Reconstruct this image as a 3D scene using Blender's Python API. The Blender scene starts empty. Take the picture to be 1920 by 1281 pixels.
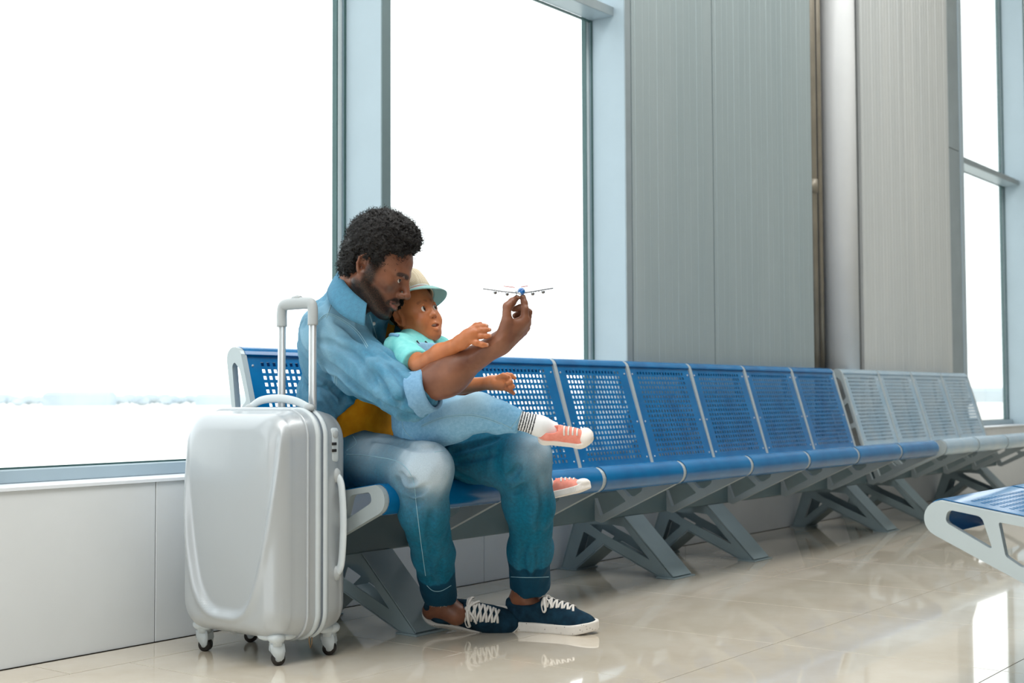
import bpy, bmesh, math, random
import numpy as np
from mathutils import Vector, Matrix

random.seed(7)
SC = bpy.context.scene
COL = SC.collection

# ------------------------------------------------------------------ camera
EYE = np.array([0.0, 0.0, 0.70])
FPX = 2453.712
_yaw, _pit, _rol = 0.91583409, 0.04323225, -0.00417871
_f = np.array([math.sin(_yaw)*math.cos(_pit), math.cos(_yaw)*math.cos(_pit), math.sin(_pit)])
_r = np.array([math.cos(_yaw), -math.sin(_yaw), 0.0])
_u = np.cross(_r, _f)
_r2 = math.cos(_rol)*_r + math.sin(_rol)*_u
_u2 = -math.sin(_rol)*_r + math.cos(_rol)*_u
cam_d = bpy.data.cameras.new('camera')
cam = bpy.data.objects.new('camera', cam_d)
COL.objects.link(cam)
M = Matrix(((_r2[0], _u2[0], -_f[0], EYE[0]), (_r2[1], _u2[1], -_f[1], EYE[1]), (_r2[2], _u2[2], -_f[2], EYE[2]), (0, 0, 0, 1)))
cam.matrix_world = M
cam_d.sensor_width = 36.0
cam_d.sensor_fit = 'HORIZONTAL'
cam_d.lens = 36.0*FPX/1920.0
cam_d.clip_start = 0.05
cam_d.clip_end = 3000
cam_d.dof.use_dof = True
cam_d.dof.focus_distance = 3.62
cam_d.dof.aperture_fstop = 5.0
SC.camera = cam

# ------------------------------------------------------------------ world, exposure
W = bpy.data.worlds.new('overcast'); SC.world = W
W.use_nodes = True
bg = W.node_tree.nodes['Background']
bg.inputs[0].default_value = (0.95, 0.98, 1.0, 1)
bg.inputs[1].default_value = 1.9
SC.view_settings.view_transform = 'Standard'
SC.view_settings.look = 'None'
SC.view_settings.exposure = 0.27
SC.view_settings.gamma = 1.0
SC.view_settings.use_curve_mapping = False

def area(name, loc, size, rot, power, col=(1, 1, 1)):
    d = bpy.data.lights.new(name, 'AREA'); d.shape = 'RECTANGLE'
    d.size, d.size_y = size; d.energy = power; d.color = col
    o = bpy.data.objects.new(name, d); COL.objects.link(o)
    o.location = loc; o.rotation_euler = rot
    return o
# big ceiling luminaires of the hall, above and behind the camera
area('ceiling_luminaire', (3.2, 1.1, 4.9), (11, 2.0), (0, 0, 0), 330, (1.0, 0.985, 0.96))

# ------------------------------------------------------------------ helpers
def P(px, py, d):
    """point seen at photo pixel (1920x1281) at camera depth d (metres)"""
    return EYE + d*_f + (px-960)/FPX*d*_r2 - (py-640.5)/FPX*d*_u2
def PY(px, py, y):
    v = (px-960)/FPX*_r2 - (py-640.5)/FPX*_u2 + _f
    return EYE + v*((y-EYE[1])/v[1])
def depth(p): return float(np.dot(np.asarray(p)-EYE, _f))

def lin(c):
    c = c/255.0
    return c/12.92 if c <= 0.04045 else ((c+0.055)/1.055)**2.4
def rgb(r, g, b): return (lin(r), lin(g), lin(b), 1.0)

class NT:
    def __init__(s, name, rough=0.5, metal=0.0, color=(0.8, 0.8, 0.8, 1), spec=0.5):
        s.m = bpy.data.materials.new(name); s.m.use_nodes = True
        s.t = s.m.node_tree; s.b = s.t.nodes['Principled BSDF']
        s.b.inputs['Base Color'].default_value = color
        s.b.inputs['Roughness'].default_value = rough
        s.b.inputs['Metallic'].default_value = metal
        s.b.inputs['Specular IOR Level'].default_value = spec
    def n(s, typ, **kw):
        x = s.t.nodes.new(typ)
        for k, v in kw.items():
            if k.startswith('i_'):
                key = k[2:]
                x.inputs[int(key) if key.isdigit() else key].default_value = v
            else: setattr(x, k, v)
        return x
    def l(s, a, b): s.t.links.new(a, b)
    def coord(s, kind='Object'): return s.n('ShaderNodeTexCoord').outputs[kind]
    def mapping(s, scale, src=None):
        mp = s.n('ShaderNodeMapping'); mp.inputs['Scale'].default_value = scale
        s.l(src or s.coord(), mp.inputs['Vector']); return mp.outputs[0]
    def noise(s, scale, detail=3, rough=0.5, vec=None):
        x = s.n('ShaderNodeTexNoise'); x.inputs['Scale'].default_value = scale
        x.inputs['Detail'].default_value = detail; x.inputs['Roughness'].default_value = rough
        s.l(vec or s.coord(), x.inputs['Vector']); return x.outputs['Fac']
    def ramp(s, fac, stops):
        r = s.n('ShaderNodeValToRGB'); e = r.color_ramp.elements
        while len(e) < len(stops): e.new(0.5)
        for q, (p, c) in zip(e, stops): q.position = p; q.color = c
        s.l(fac, r.inputs[0]); return r.outputs[0]
    def mix(s, fac, a, b, blend='MIX'):
        x = s.n('ShaderNodeMix', data_type='RGBA', blend_type=blend)
        if hasattr(fac, 'links'): s.l(fac, x.inputs[0])
        else: x.inputs[0].default_value = fac
        for k, v in ((6, a), (7, b)):
            if hasattr(v, 'links'): s.l(v, x.inputs[k])
            else: x.inputs[k].default_value = v
        return x.outputs[2]
    def math(s, op, a, b=0.0):
        x = s.n('ShaderNodeMath', operation=op)
        for k, v in ((0, a), (1, b)):
            if hasattr(v, 'links'): s.l(v, x.inputs[k])
            else: x.inputs[k].default_value = v
        return x.outputs[0]
    def attr(s, name): return s.n('ShaderNodeAttribute', attribute_name=name).outputs['Fac']
    def color(s, c): s.l(c, s.b.inputs['Base Color'])
    def bump(s, h, strength=0.2, dist=0.002):
        x = s.n('ShaderNodeBump'); x.inputs['Strength'].default_value = strength
        x.inputs['Distance'].default_value = dist
        s.l(h, x.inputs['Height']); s.l(x.outputs[0], s.b.inputs['Normal'])

def link(name, me, mat=None, parent=None, smooth=False, kind=None):
    if mat is not None:
        me.materials.clear(); me.materials.append(mat.m if isinstance(mat, NT) else mat)
    if smooth: me.polygons.foreach_set('use_smooth', [True]*len(me.polygons))
    o = bpy.data.objects.new(name, me); COL.objects.link(o)
    if parent is not None: o.parent = parent
    if kind: o['kind'] = kind
    return o
def from_bm(bm, name='m'):
    me = bpy.data.meshes.new(name); bm.to_mesh(me); bm.free(); return me
def from_pd(v, f, name='m'):
    me = bpy.data.meshes.new(name); me.from_pydata([tuple(map(float, q)) for q in v], [], f); me.update(); return me
def empty(name, loc=(0, 0, 0), rz=0.0, label=None, cat=None, group=None, kind=None):
    o = bpy.data.objects.new(name, None); COL.objects.link(o)
    o.location = loc; o.rotation_euler = (0, 0, rz); o.empty_display_size = 0.05
    if label: o['label'] = label
    if cat: o['category'] = cat
    if group: o['group'] = group
    if kind: o['kind'] = kind
    return o
def tag(o, label, cat, group=None):
    o['label'] = label; o['category'] = cat
    if group: o['group'] = group
    return o

def add_box(bm, lo, hi, bev=0.0, seg=1):
    r = bmesh.ops.create_cube(bm, size=1.0)
    vs = r['verts']
    for v in vs:
        v.co = Vector([(lo[i]+hi[i])/2 + v.co[i]*(hi[i]-lo[i]) for i in range(3)])
    if bev > 0:
        es = list({e for v in vs for e in v.link_edges})
        bmesh.ops.bevel(bm, geom=es, offset=bev, segments=seg, affect='EDGES', profile=0.5)
def box(name, lo, hi, mat, parent=None, bev=0.0, seg=1, kind=None, smooth=False):
    bm = bmesh.new(); add_box(bm, lo, hi, bev, seg)
    return link(name, from_bm(bm), mat, parent, smooth, kind)

def catmull(pts, n=8, closed=False):
    pts = [np.asarray(p, float) for p in pts]
    out = []; m = len(pts)
    rng = range(m if closed else m-1)
    for i in rng:
        if closed: a, b, c, d = pts[(i-1) % m], pts[i], pts[(i+1) % m], pts[(i+2) % m]
        else: a, b, c, d = pts[max(i-1, 0)], pts[i], pts[i+1], pts[min(i+2, m-1)]
        for k in range(n):
            t = k/n
            out.append(0.5*((2*b)+(-a+c)*t+(2*a-5*b+4*c-d)*t*t+(-a+3*b-3*c+d)*t**3))
    if not closed: out.append(pts[-1])
    return out
def tube_data(pts, rad, seg=8, closed=False, flat=None, up=(0, 0, 1)):
    """swept tube; rad scalar or list; flat=(a,b) scales of the section; returns verts, faces"""
    pts = [np.asarray(p, float) for p in pts]; n = len(pts)
    if np.isscalar(rad): rad = [rad]*n
    V = []; F = []; up = np.asarray(up, float); prev = None
    for i, p in enumerate(pts):
        if closed: t = pts[(i+1) % n]-pts[i-1]
        else: t = pts[min(i+1, n-1)]-pts[max(i-1, 0)]
        t = t/(np.linalg.norm(t)+1e-12)
        if prev is None:
            s = np.cross(t, up)
            if np.linalg.norm(s) < 1e-3: s = np.cross(t, (1, 0.1, 0))
        else: s = prev - t*np.dot(prev, t)
        s = s/np.linalg.norm(s); prev = s
        q = np.cross(s, t)
        a, b = flat if flat else (1, 1)
        for k in range(seg):
            th = 2*math.pi*k/seg
            V.append(p + rad[i]*(a*math.cos(th)*s + b*math.sin(th)*q))
    m = n if closed else n-1
    for i in range(m):
        for k in range(seg):
            j = (i+1) % n
            F.append((i*seg+k, i*seg+(k+1) % seg, j*seg+(k+1) % seg, j*seg+k))
    if not closed:
        F.append(tuple(range(seg))[::-1]); F.append(tuple((n-1)*seg+k for k in range(seg)))
    return V, F
class Acc:
    def __init__(s): s.v = []; s.f = []
    def add(s, vf):
        o = len(s.v); s.v += list(vf[0]); s.f += [tuple(i+o for i in f) for f in vf[1]]
        return s
    def tube(s, *a, **k): return s.add(tube_data(*a, **k))
    def sphere(s, c, r, seg=10, ring=6, sc=(1, 1, 1)):
        V = []; F = []
        for i in range(1, ring):
            ph = math.pi*i/ring
            for k in range(seg):
                th = 2*math.pi*k/seg
                V.append(np.asarray(c)+r*np.array([sc[0]*math.sin(ph)*math.cos(th), sc[1]*math.sin(ph)*math.sin(th), sc[2]*math.cos(ph)]))
        t = len(V); V.append(np.asarray(c)+np.array([0, 0, r*sc[2]])); V.append(np.asarray(c)-np.array([0, 0, r*sc[2]]))
        for i in range(ring-2):
            for k in range(seg):
                F.append((i*seg+k, (i+1)*seg+k, (i+1)*seg+(k+1) % seg, i*seg+(k+1) % seg))
        for k in range(seg):
            F.append((t, k, (k+1) % seg)); F.append((t+1, (ring-2)*seg+(k+1) % seg, (ring-2)*seg+k))
        return s.add((V, F))
    def cyl(s, a, b, r, seg=12, r2=None):
        return s.tube([a, b], [r, r if r2 is None else r2], seg)
    def obj(s, name, mat, parent=None, smooth=True, kind=None):
        return link(name, from_pd(s.v, s.f), mat, parent, smooth, kind)
def tube(name, pts, rad, mat, parent=None, seg=8, **k):
    return Acc().tube(pts, rad, seg, **k).obj(name, mat, parent)

def plate(outline, holes, x0, x1, bm=None):
    """polygon with holes in the YZ plane, extruded from x0 to x1"""
    own = bm is None
    if own: bm = bmesh.new()
    es = []
    for loop in [outline]+list(holes):
        vs = [bm.verts.new((x0, y, z)) for y, z in loop]
        for i in range(len(vs)): es.append(bm.edges.new((vs[i], vs[(i+1) % len(vs)])))
    r = bmesh.ops.triangle_fill(bm, edges=es, use_beauty=True, use_dissolve=False)
    fs = [g for g in r['geom'] if isinstance(g, bmesh.types.BMFace)]
    r = bmesh.ops.extrude_face_region(bm, geom=fs)
    for g in r['geom']:
        if isinstance(g, bmesh.types.BMVert): g.co.x += x1-x0
    bmesh.ops.recalc_face_normals(bm, faces=bm.faces)
    return bm
def roundpoly(pts, r, n=4):
    out = []
    m = len(pts)
    for i in range(m):
        a, b, c = (np.asarray(pts[i-1], float), np.asarray(pts[i], float), np.asarray(pts[(i+1) % m], float))
        u = a-b; w = c-b; lu = np.linalg.norm(u); lw = np.linalg.norm(w)
        rr = min(r, lu*0.45, lw*0.45)
        p0 = b+u/lu*rr; p2 = b+w/lw*rr
        for k in range(n+1):
            t = k/n; out.append(tuple((1-t)**2*p0+2*t*(1-t)*b+t*t*p2))
    return out

# ------------------------------------------------------------------ materials
def paint(name, col, rough=0.4, metal=0.0, var=0.04, spec=0.5, scale=6):
    m = NT(name, rough, metal, col, spec)
    d = tuple(c*(1-var*3) for c in col[:3])+(1,); h = tuple(min(1, c*(1+var)) for c in col[:3])+(1,)
    m.color(m.ramp(m.noise(scale, 4), [(0.3, d), (0.7, h)]))
    return m
m_wall = paint('low_wall_paint', rgb(218, 223, 226), 0.45, 0, 0.01)
m_wood = paint('hall_side_panelling', rgb(120, 116, 110), 0.6, 0, 0.03)
m_cap = paint('sill_cap_white', rgb(232, 238, 244), 0.3, 0, 0.01)
m_frame = paint('window_aluminium', rgb(164, 182, 192), 0.35, 0.1, 0.01)
m_cover = paint('mullion_cap_grey', rgb(112, 132, 136), 0.4, 0.2, 0.02)
m_gasket = paint('gasket_rubber', rgb(60, 92, 92), 0.6)
m_steel = paint('steel_flashing', rgb(150, 163, 168), 0.4, 0.3, 0.03)
m_ceil = paint('ceiling_white', rgb(225, 225, 222), 0.8)
m_pipe = paint('old_pipe_paint', rgb(138, 132, 118), 0.4, 0.2, 0.08)
m_colm = paint('column_paint', rgb(222, 226, 228), 0.35, 0, 0.02, 0.5, 3)
m_blue = NT('blue_enamel', 0.17, 0.0, rgb(0, 104, 178), 0.5)
m_blue.color(m_blue.ramp(m_blue.noise(9, 4), [(0.3, rgb(0, 92, 146)), (0.7, rgb(0, 107, 164))]))
m_silv = NT('silver_enamel', 0.26, 0.5, rgb(165, 188, 204), 0.6)
m_silv.color(m_silv.ramp(m_silv.noise(7, 3), [(0.3, rgb(158, 190, 212)), (0.7, rgb(188, 206, 218))]))
m_alu = paint('cast_frame_grey', rgb(176, 187, 190), 0.38, 0.25, 0.02)
m_leg = paint('leg_grey', rgb(142, 160, 166), 0.42, 0.0, 0.05)
m_beam = paint('beam_grey', rgb(84, 108, 115), 0.4, 0.0, 0.03)
m_dark = paint('dark_metal', rgb(58, 58, 56), 0.5, 0.4)
m_screw = paint('screw_steel', rgb(200, 205, 210), 0.3, 0.8)

# tile material: glossy cream porcelain with faint cloudy marbling, per-tile tone
m_tile = NT('cream_porcelain', 0.045, 0.0, rgb(205, 190, 168), 0.85)
oi = m_tile.n('ShaderNodeObjectInfo')
vadd = m_tile.n('ShaderNodeVectorMath', operation='ADD')
m_tile.l(m_tile.coord(), vadd.inputs[0]); m_tile.l(oi.outputs['Location'], vadd.inputs[1])
nz = m_tile.noise(2.2, 6, 0.6, vadd.outputs[0])
tc = m_tile.ramp(nz, [(0.3, rgb(202, 190, 170)), (0.55, rgb(214, 204, 187)), (0.75, rgb(222, 214, 200))])
m_tile.color(tc)
m_tile.b.inputs['Coat Weight'].default_value = 0.45
m_tile.b.inputs['Coat Roughness'].default_value = 0.015
m_grout = paint('grout_brown', rgb(66, 58, 48), 0.8)

# ------------------------------------------------------------------ setting
floor = box('floor', (-8, -8, -0.12), (16, 3.2, -0.0015), m_grout, kind='structure')
TX, TY, TS = 2.17, 2.957, 0.63
bm = bmesh.new(); add_box(bm, (0, 0, -0.01), (TS-0.0024, TS-0.0024, 0.0), 0.0003)
tile_me = from_bm(bm, 'tile'); tile_me.materials.append(m_tile.m)
bm = bmesh.new(); add_box(bm, (0, 0, -0.01), (TS-0.0024, 0.176, 0.0), 0.0003)
cut_me = from_bm(bm, 'tile_cut'); cut_me.materials.append(m_tile.m)
for i in range(-5, 18):
    for j in range(0, 11):
        o = bpy.data.objects.new('tile', tile_me); COL.objects.link(o); o.parent = floor
        o.location = (TX+i*TS, TY-(j+1)*TS, 0)
    o = bpy.data.objects.new('tile', cut_me); COL.objects.link(o); o.parent = floor
    o.location = (TX+i*TS-0.18, TY+0.001, 0)
bm = bmesh.new(); add_box(bm, (-8, -8, -0.012), (16, TY-11*TS-0.003, 0)); add_box(bm, (-8, TY-11*TS-0.003, -0.012), (TX-5*TS-0.003, 3.14, 0)); add_box(bm, (TX+18*TS, TY-11*TS, -0.012), (16, 3.14, 0))
o = link('tiling', from_bm(bm), m_tile, floor); o['kind'] = 'stuff'

WY = 3.14      # inner face of the window wall
GY = 3.321     # glass
SILL = 0.462
wall = box('wall_left', (-8, WY+0.012, -0.1), (16, WY+0.22, SILL-0.001), m_wall, kind='structure')
px0 = 2.391-1.518*5
for k in range(13):
    a = px0+k*1.518
    if a > 15: break
    bm = bmesh.new(); add_box(bm, (a+0.0015, WY, 0.0008), (min(a+1.5165, 16), WY+0.0119, SILL), 0.0015)
    link('panel', from_bm(bm), m_wall, wall)
box('cap', (-8, WY-0.006, SILL), (16, GY+0.03, SILL+0.009), m_cap, wall)

# pane glass: transparent with a faint reflection
m_glass = bpy.data.materials.new('window_glass'); m_glass.use_nodes = True
t = m_glass.node_tree; t.nodes.clear()
out = t.nodes.new('ShaderNodeOutputMaterial'); mx = t.nodes.new('ShaderNodeMixShader')
tr = t.nodes.new('ShaderNodeBsdfTransparent'); gl = t.nodes.new('ShaderNodeBsdfGlossy'); fr = t.nodes.new('ShaderNodeLayerWeight'); pw = t.nodes.new('ShaderNodeMath'); pw.operation = 'POWER'; pw.inputs[1].default_value = 5.0; ml = t.nodes.new('ShaderNodeMath'); ml.operation = 'MULTIPLY_ADD'; ml.inputs[1].default_value = 0.6; ml.inputs[2].default_value = 0.04
gl.inputs['Roughness'].default_value = 0.0; tr.inputs[0].default_value = (0.97, 0.99, 0.985, 1); 
t.links.new(fr.outputs['Facing'], pw.inputs[0]); t.links.new(pw.outputs[0], ml.inputs[0])
t.links.new(ml.outputs[0], mx.inputs[0]); t.links.new(tr.outputs[0], mx.inputs[1]); t.links.new(gl.outputs[0], mx.inputs[2]); t.links.new(mx.outputs[0], out.inputs[0])

ZT = 5.0
def window(n, xa, xb, mull_l, mull_r):
    w = empty('window_%d' % n, (0, 0, 0), kind='structure')
    box('pane', (xa, GY, SILL+0.04), (xb, GY+0.006, ZT), m_glass, w)
    box('bottom_rail', (xa, GY-0.035, SILL+0.009), (xb, GY+0.02, SILL+0.047), m_frame, w, 0.003)
    box('glazing_bead', (xa, GY-0.012, SILL+0.047), (xb, GY-0.002, SILL+0.052), m_gasket, w)
    box('transom', (xa, WY+0.06, 2.425), (xb, GY-0.004, 2.468), m_frame, w, 0.003)
    box('transom_face', (xa, WY+0.0575, 2.426), (xb, WY+0.0598, 2.467), m_steel, w)
    box('transom_seal', (xa, GY-0.004, 2.420), (xb, GY+0.012, 2.425), m_gasket, w)
    box('top_rail', (xa, GY-0.05, ZT-0.06), (xb, GY+0.02, ZT), m_frame, w, 0.003)
    for s, x in ((1, xa), (-1, xb)):
        a, b = sorted((x, x+s*0.006))
        box('glazing_bead', (a, GY-0.008, SILL+0.05), (b, GY-0.002, ZT-0.06), m_gasket, w)
        a, b = sorted((x+s*0.006, x+s*0.026))
        box('outer_frame', (a, GY+0.008, SILL+0.05), (b, GY+0.03, ZT-0.06), m_cap, w)
        a, b = sorted((x+s*0.026, x+s*0.032))
        box('outer_seal', (a, GY+0.008, SILL+0.05), (b, GY+0.03, ZT-0.06), m_gasket, w)
    return w
ML = [-6.2, -4.61, -3.02, -1.43, 0.16, 1.75, 3.340]
MW = 0.045
for i in range(len(ML)-1):
    window(i+3, ML[i]+MW, ML[i+1], 1, 1) if i < len(ML)-2 else window(1, ML[i]+MW, ML[i+1], 1, 1)
window(2, 3.385, 4.927, 1, 1)
window(8, 9.47, 11.0, 1, 1); window(9, 11.05, 12.6, 1, 1); window(10, 12.65, 14.2, 1, 1); 
n = 0
for x in ML+[4.927, 11.0, 12.6, 14.2]:
    n += 1
    t_ = box('trim_%d' % n, (x, WY+0.001, SILL+0.0095), (x+MW, GY+0.03, ZT), m_frame, None, 0.002, kind='structure')
    box('front_cap', (x+0.0002, WY-0.003, SILL+0.0095), (x+MW-0.0002, WY+0.0009, ZT), m_cover if n != 8 else m_steel, t_)

# ribbed sheet-metal cladding between the windows
m_rib = NT('ribbed_cladding', 0.42, 0.35, rgb(168, 176, 176), 0.5)
m_rib.color(m_rib.ramp(m_rib.noise(3, 4, 0.6, m_rib.mapping((1, 1, 0.1))), [(0.3, rgb(156, 172, 176)), (0.7, rgb(168, 182, 185))]))
m_rib2 = NT('ribbed_cladding_light', 0.45, 0.25, rgb(186, 188, 184), 0.5)
m_rib2.color(m_rib2.ramp(m_rib2.noise(3, 4, 0.6, m_rib2.mapping((1, 1, 0.1))), [(0.3, rgb(198, 204, 205)), (0.7, rgb(212, 216, 215))]))
wb = box('wall_back', (4.972, WY+0.02, SILL+0.0095), (6.90, WY+0.2, ZT), m_rib, kind='structure')
def ribbed(xa, xb, pitch, mat, parent, yy=WY):
    prof = [(xa, yy+0.019), (xa, yy)]
    x = xa+0.03; k = 0
    while x < xb-0.03:
        w = 0.003
        d = 0.0012 if k % 3 else 0.002
        prof += [(x-w, yy), (x-w*0.4, yy-d), (x+w*0.4, yy-d), (x+w, yy)]
        x += pitch*(0.9 if k % 2 else 1.1); k += 1
    prof += [(xb, yy), (xb, yy+0.019)]
    V = []; F = []
    for x, y in prof: V += [(x, y, SILL+0.0095), (x, y, ZT)]
    for i in range(len(prof)-1): F.append((2*i, 2*i+2, 2*i+3, 2*i+1))
    return link('cladding_sheet', from_pd(V, F), mat, parent)
ribbed(4.985, 5.731, 0.062, m_rib, wb)
ribbed(5.741, 6.885, 0.062, m_rib, wb)
wr = box('wall_right', (7.62, WY+0.02, SILL+0.0095), (9.17, WY+0.2, ZT), m_rib2, kind='structure')
ribbed(7.60, 8.30, 0.05, m_rib2, wr); ribbed(8.305, 9.165, 0.05, m_rib2, wr)
box('wall_recess', (6.90, WY+0.16, SILL+0.0095), (7.62, WY+0.2, ZT), m_dark, kind='structure')
# jamb flashing of the far window
box('trim_20', (9.175, WY+0.002, SILL+0.0095), (9.40, WY+0.2, 2.46), m_steel, None, 0.004, kind='structure')
box('trim_22', (9.175, WY+0.002, 2.463), (9.40, WY+0.2, ZT), m_steel, None, 0.004, kind='structure')
box('trim_21', (9.40, WY-0.004, SILL+0.0095), (9.47, GY+0.03, ZT), m_frame, None, 0.003, kind='structure')
# pipes in the recess and round column
def pipe(name, x, y, r, mat, z0=SILL+0.01, z1=ZT, joint=None, kind='structure'):
    a = Acc().cyl((x, y, z0), (x, y, z1), r, 20)
    if joint: a.cyl((x, y, joint-0.04), (x, y, joint+0.04), r*1.18, 20)
    return a.obj(name, mat, None, True, kind)
pipe('pipe', 6.935, WY+0.02, 0.026, m_pipe, joint=1.9)
box('trim_23', (6.995, WY+0.02, SILL+0.01), (7.015, WY+0.12, ZT), m_dark, kind='structure')
pipe('pipe', 7.045, WY+0.03, 0.020, m_pipe)
ob = pipe('column', 7.275, WY+0.01, 0.106, m_colm, z0=SILL+0.01)
# low box-out of the wall under the far bench (where the column stands)

# ceiling, far side of the hall
box('ceiling', (-8, -8, ZT), (16, WY+0.3, ZT+0.1), m_ceil, kind='structure')
box('wall_front', (-8, -4.1, 0), (16, -4, 5.0), m_wood, kind='structure')
box('wall_side', (-2.6, -4, 0), (-2.5, WY+0.2, 0.35), m_wall, kind='structure')
box('trim_31', (-2.6, -4, 4.6), (-2.5, WY+0.2, ZT), m_frame, kind='structure')
for q_ in range(6):
    box('trim_%d' % (32+q_), (-2.6, -4+q_*1.4, 0.35), (-2.5, -3.94+q_*1.4, 4.6), m_frame, kind='structure')
wf = box('wall_far', (15.9, -8, 0), (16.0, WY+0.2, ZT), m_wall, kind='structure')

# ------------------------------------------------------------------ outside
m_ground = NT('overexposed_apron', 0.9, 0, rgb(236, 234, 228))  # ground whitened in its colour to stand for overexposed daylight
m_ground.color(m_ground.ramp(m_ground.noise(0.02, 5, 0.6, m_ground.mapping((1, 1, 1))), [(0.35, rgb(226, 222, 212)), (0.6, rgb(242, 241, 238))]))
o = link('ground', from_pd([(-900, 3.6, -1.2), (1600, 3.6, -1.2), (1600, 1600, -1.2), (-900, 1600, -1.2)], [(0, 1, 2, 3)]), m_ground, kind='structure')
m_far = NT('haze_tint', 0.9, 0, rgb(214, 222, 226))  # distance haze painted into the colour of trees and sheds
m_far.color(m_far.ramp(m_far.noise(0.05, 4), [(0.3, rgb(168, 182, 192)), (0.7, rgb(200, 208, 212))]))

# ------------------------------------------------------------------ benches
NY, BY = 2.435, 3.05          # nose and back-top of the wall bench
PITCH = 0.533
def arc(cy, cz, r, a0, a1, n):
    return [(cy+r*math.cos(math.radians(a0+(a1-a0)*i/n)), cz+r*math.sin(math.radians(a0+(a1-a0)*i/n))) for i in range(n+1)]
NC = (2.474, 0.4245)
SEATP = arc(NC[0], NC[1], 0.0445, 248, 98, 12)       # nose curl, from underneath to the top
pan_a, pan_b = SEATP[-1], (2.835, 0.410)
back_a, back_b = (2.898, 0.432), (3.022, 0.828)
BC = (3.0475, 0.824)
BACKP = arc(BC[0], BC[1], 0.034, 163, -8, 10) + [(3.081, 0.800)]

def seat_shell(x0, x1, mat):
    """one perforated steel seat: pan and back with real square holes"""
    ox, oz = 0.060, 0.0135
    xs = [x0]; hx = []
    ncol = 17; p = (x1-x0-2*ox)/(ncol-0.45)
    x = x0+ox
    for i in range(ncol):
        hx.append(len(xs)); xs += [x, x+p*0.55]; x += p
    xs.append(x1)
    # profile points with hole rows
    prof = list(SEATP); rows = []
    def straight(a, b, m0, m1, pitch, w):
        a = np.array(a); b = np.array(b); L = np.linalg.norm(b-a); d = (b-a)/L
        s = m0
        while s+w < L-m1:
            rows.append(len(prof)); prof.append(tuple(a+d*s)); prof.append(tuple(a+d*(s+w))); s += pitch
    straight(pan_a, pan_b, 0.045, 0.03, 0.0215, 0.012)
    prof.append(pan_b)
    # fillet
    c0 = np.array(pan_b); c1 = np.array((2.885, 0.399)); c2 = np.array(back_a)
    for k in range(1, 7):
        t = k/6; prof.append(tuple((1-t)**2*c0+2*t*(1-t)*c1+t*t*c2))
    straight(back_a, back_b, 0.020, 0.012, 0.0215, 0.012)
    prof.append(back_b)
    prof += BACKP
    nx = len(xs)
    V = [(x, y, z) for (y, z) in prof for x in xs]; F = []
    rs = set(rows); hs = set(hx)
    for i in range(len(prof)-1):
        for j in range(nx-1):
            if i in rs and j in hs: continue
            F.append((i*nx+j, i*nx+j+1, (i+1)*nx+j+1, (i+1)*nx+j))
    # thin sheet: bevel-free double skin
    V = np.array(V); P2 = np.array(prof)
    tg = np.gradient(P2, axis=0); tg /= np.linalg.norm(tg, axis=1)[:, None]
    nrm = np.stack([tg[:, 1], -tg[:, 0]], 1)          # towards underside
    off = np.repeat(nrm, nx, axis=0)*0.0018
    V2 = V.copy(); V2[:, 1] += off[:, 0]; V2[:, 2] += off[:, 1]
    n = len(V); cnt = {}
    for f in F:
        for a, b in zip(f, f[1:]+f[:1]):
            cnt[(a, b)] = 1
    G = [tuple(i+n for i in f[::-1]) for f in F]
    for (a, b) in cnt:
        if (b, a) not in cnt: G.append((b, a, a+n, b+n))
    me = from_pd(np.vstack([V, V2]), F+G, 'seat_shell')
    me.materials.append(mat.m)
    me.polygons.foreach_set('use_smooth', [True]*len(me.polygons))
    try: me.set_sharp_from_angle(angle=math.radians(35))
    except Exception: pass
    return me

FR_OUT = arc(NC[0], NC[1], 0.0415, 98, 245, 10) + [(2.80, 0.222), (2.822, 0.228), (2.850, 0.318), (2.93, 0.330), (2.985, 0.42), (3.050, 0.630), (3.080, 0.815)] \
    + arc(3.0475, 0.824, 0.0325, 0, 160, 8) + [(2.897, 0.430), (2.875, 0.400), (2.845, 0.404)]
FR_HOLES = [roundpoly([(2.487, 0.446), (2.562, 0.434), (2.585, 0.362), (2.480, 0.418)], 0.012),
            roundpoly([(2.598, 0.424), (2.706, 0.408), (2.712, 0.366), (2.668, 0.327), (2.645, 0.329), (2.612, 0.350)], 0.006),
            roundpoly([(2.728, 0.404), (2.822, 0.390), (2.832, 0.335), (2.798, 0.248), (2.682, 0.309), (2.740, 0.362)], 0.006),
            roundpoly([(3.046, 0.812), (3.022, 0.790), (2.992, 0.695), (3.038, 0.655), (3.056, 0.800)], 0.010),
            roundpoly([(2.982, 0.668), (2.948, 0.555), (3.006, 0.535), (3.032, 0.622)], 0.008),
            roundpoly([(2.940, 0.530), (2.915, 0.445), (2.880, 0.372), (2.925, 0.350), (2.965, 0.420), (2.998, 0.508)], 0.008)]
def frame_mesh(mat):
    bm = plate(FR_OUT, FR_HOLES, -0.0105, 0.0105)
    me = from_bm(bm, 'side_frame')
    me.materials.append(mat.m)
    return me
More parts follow.
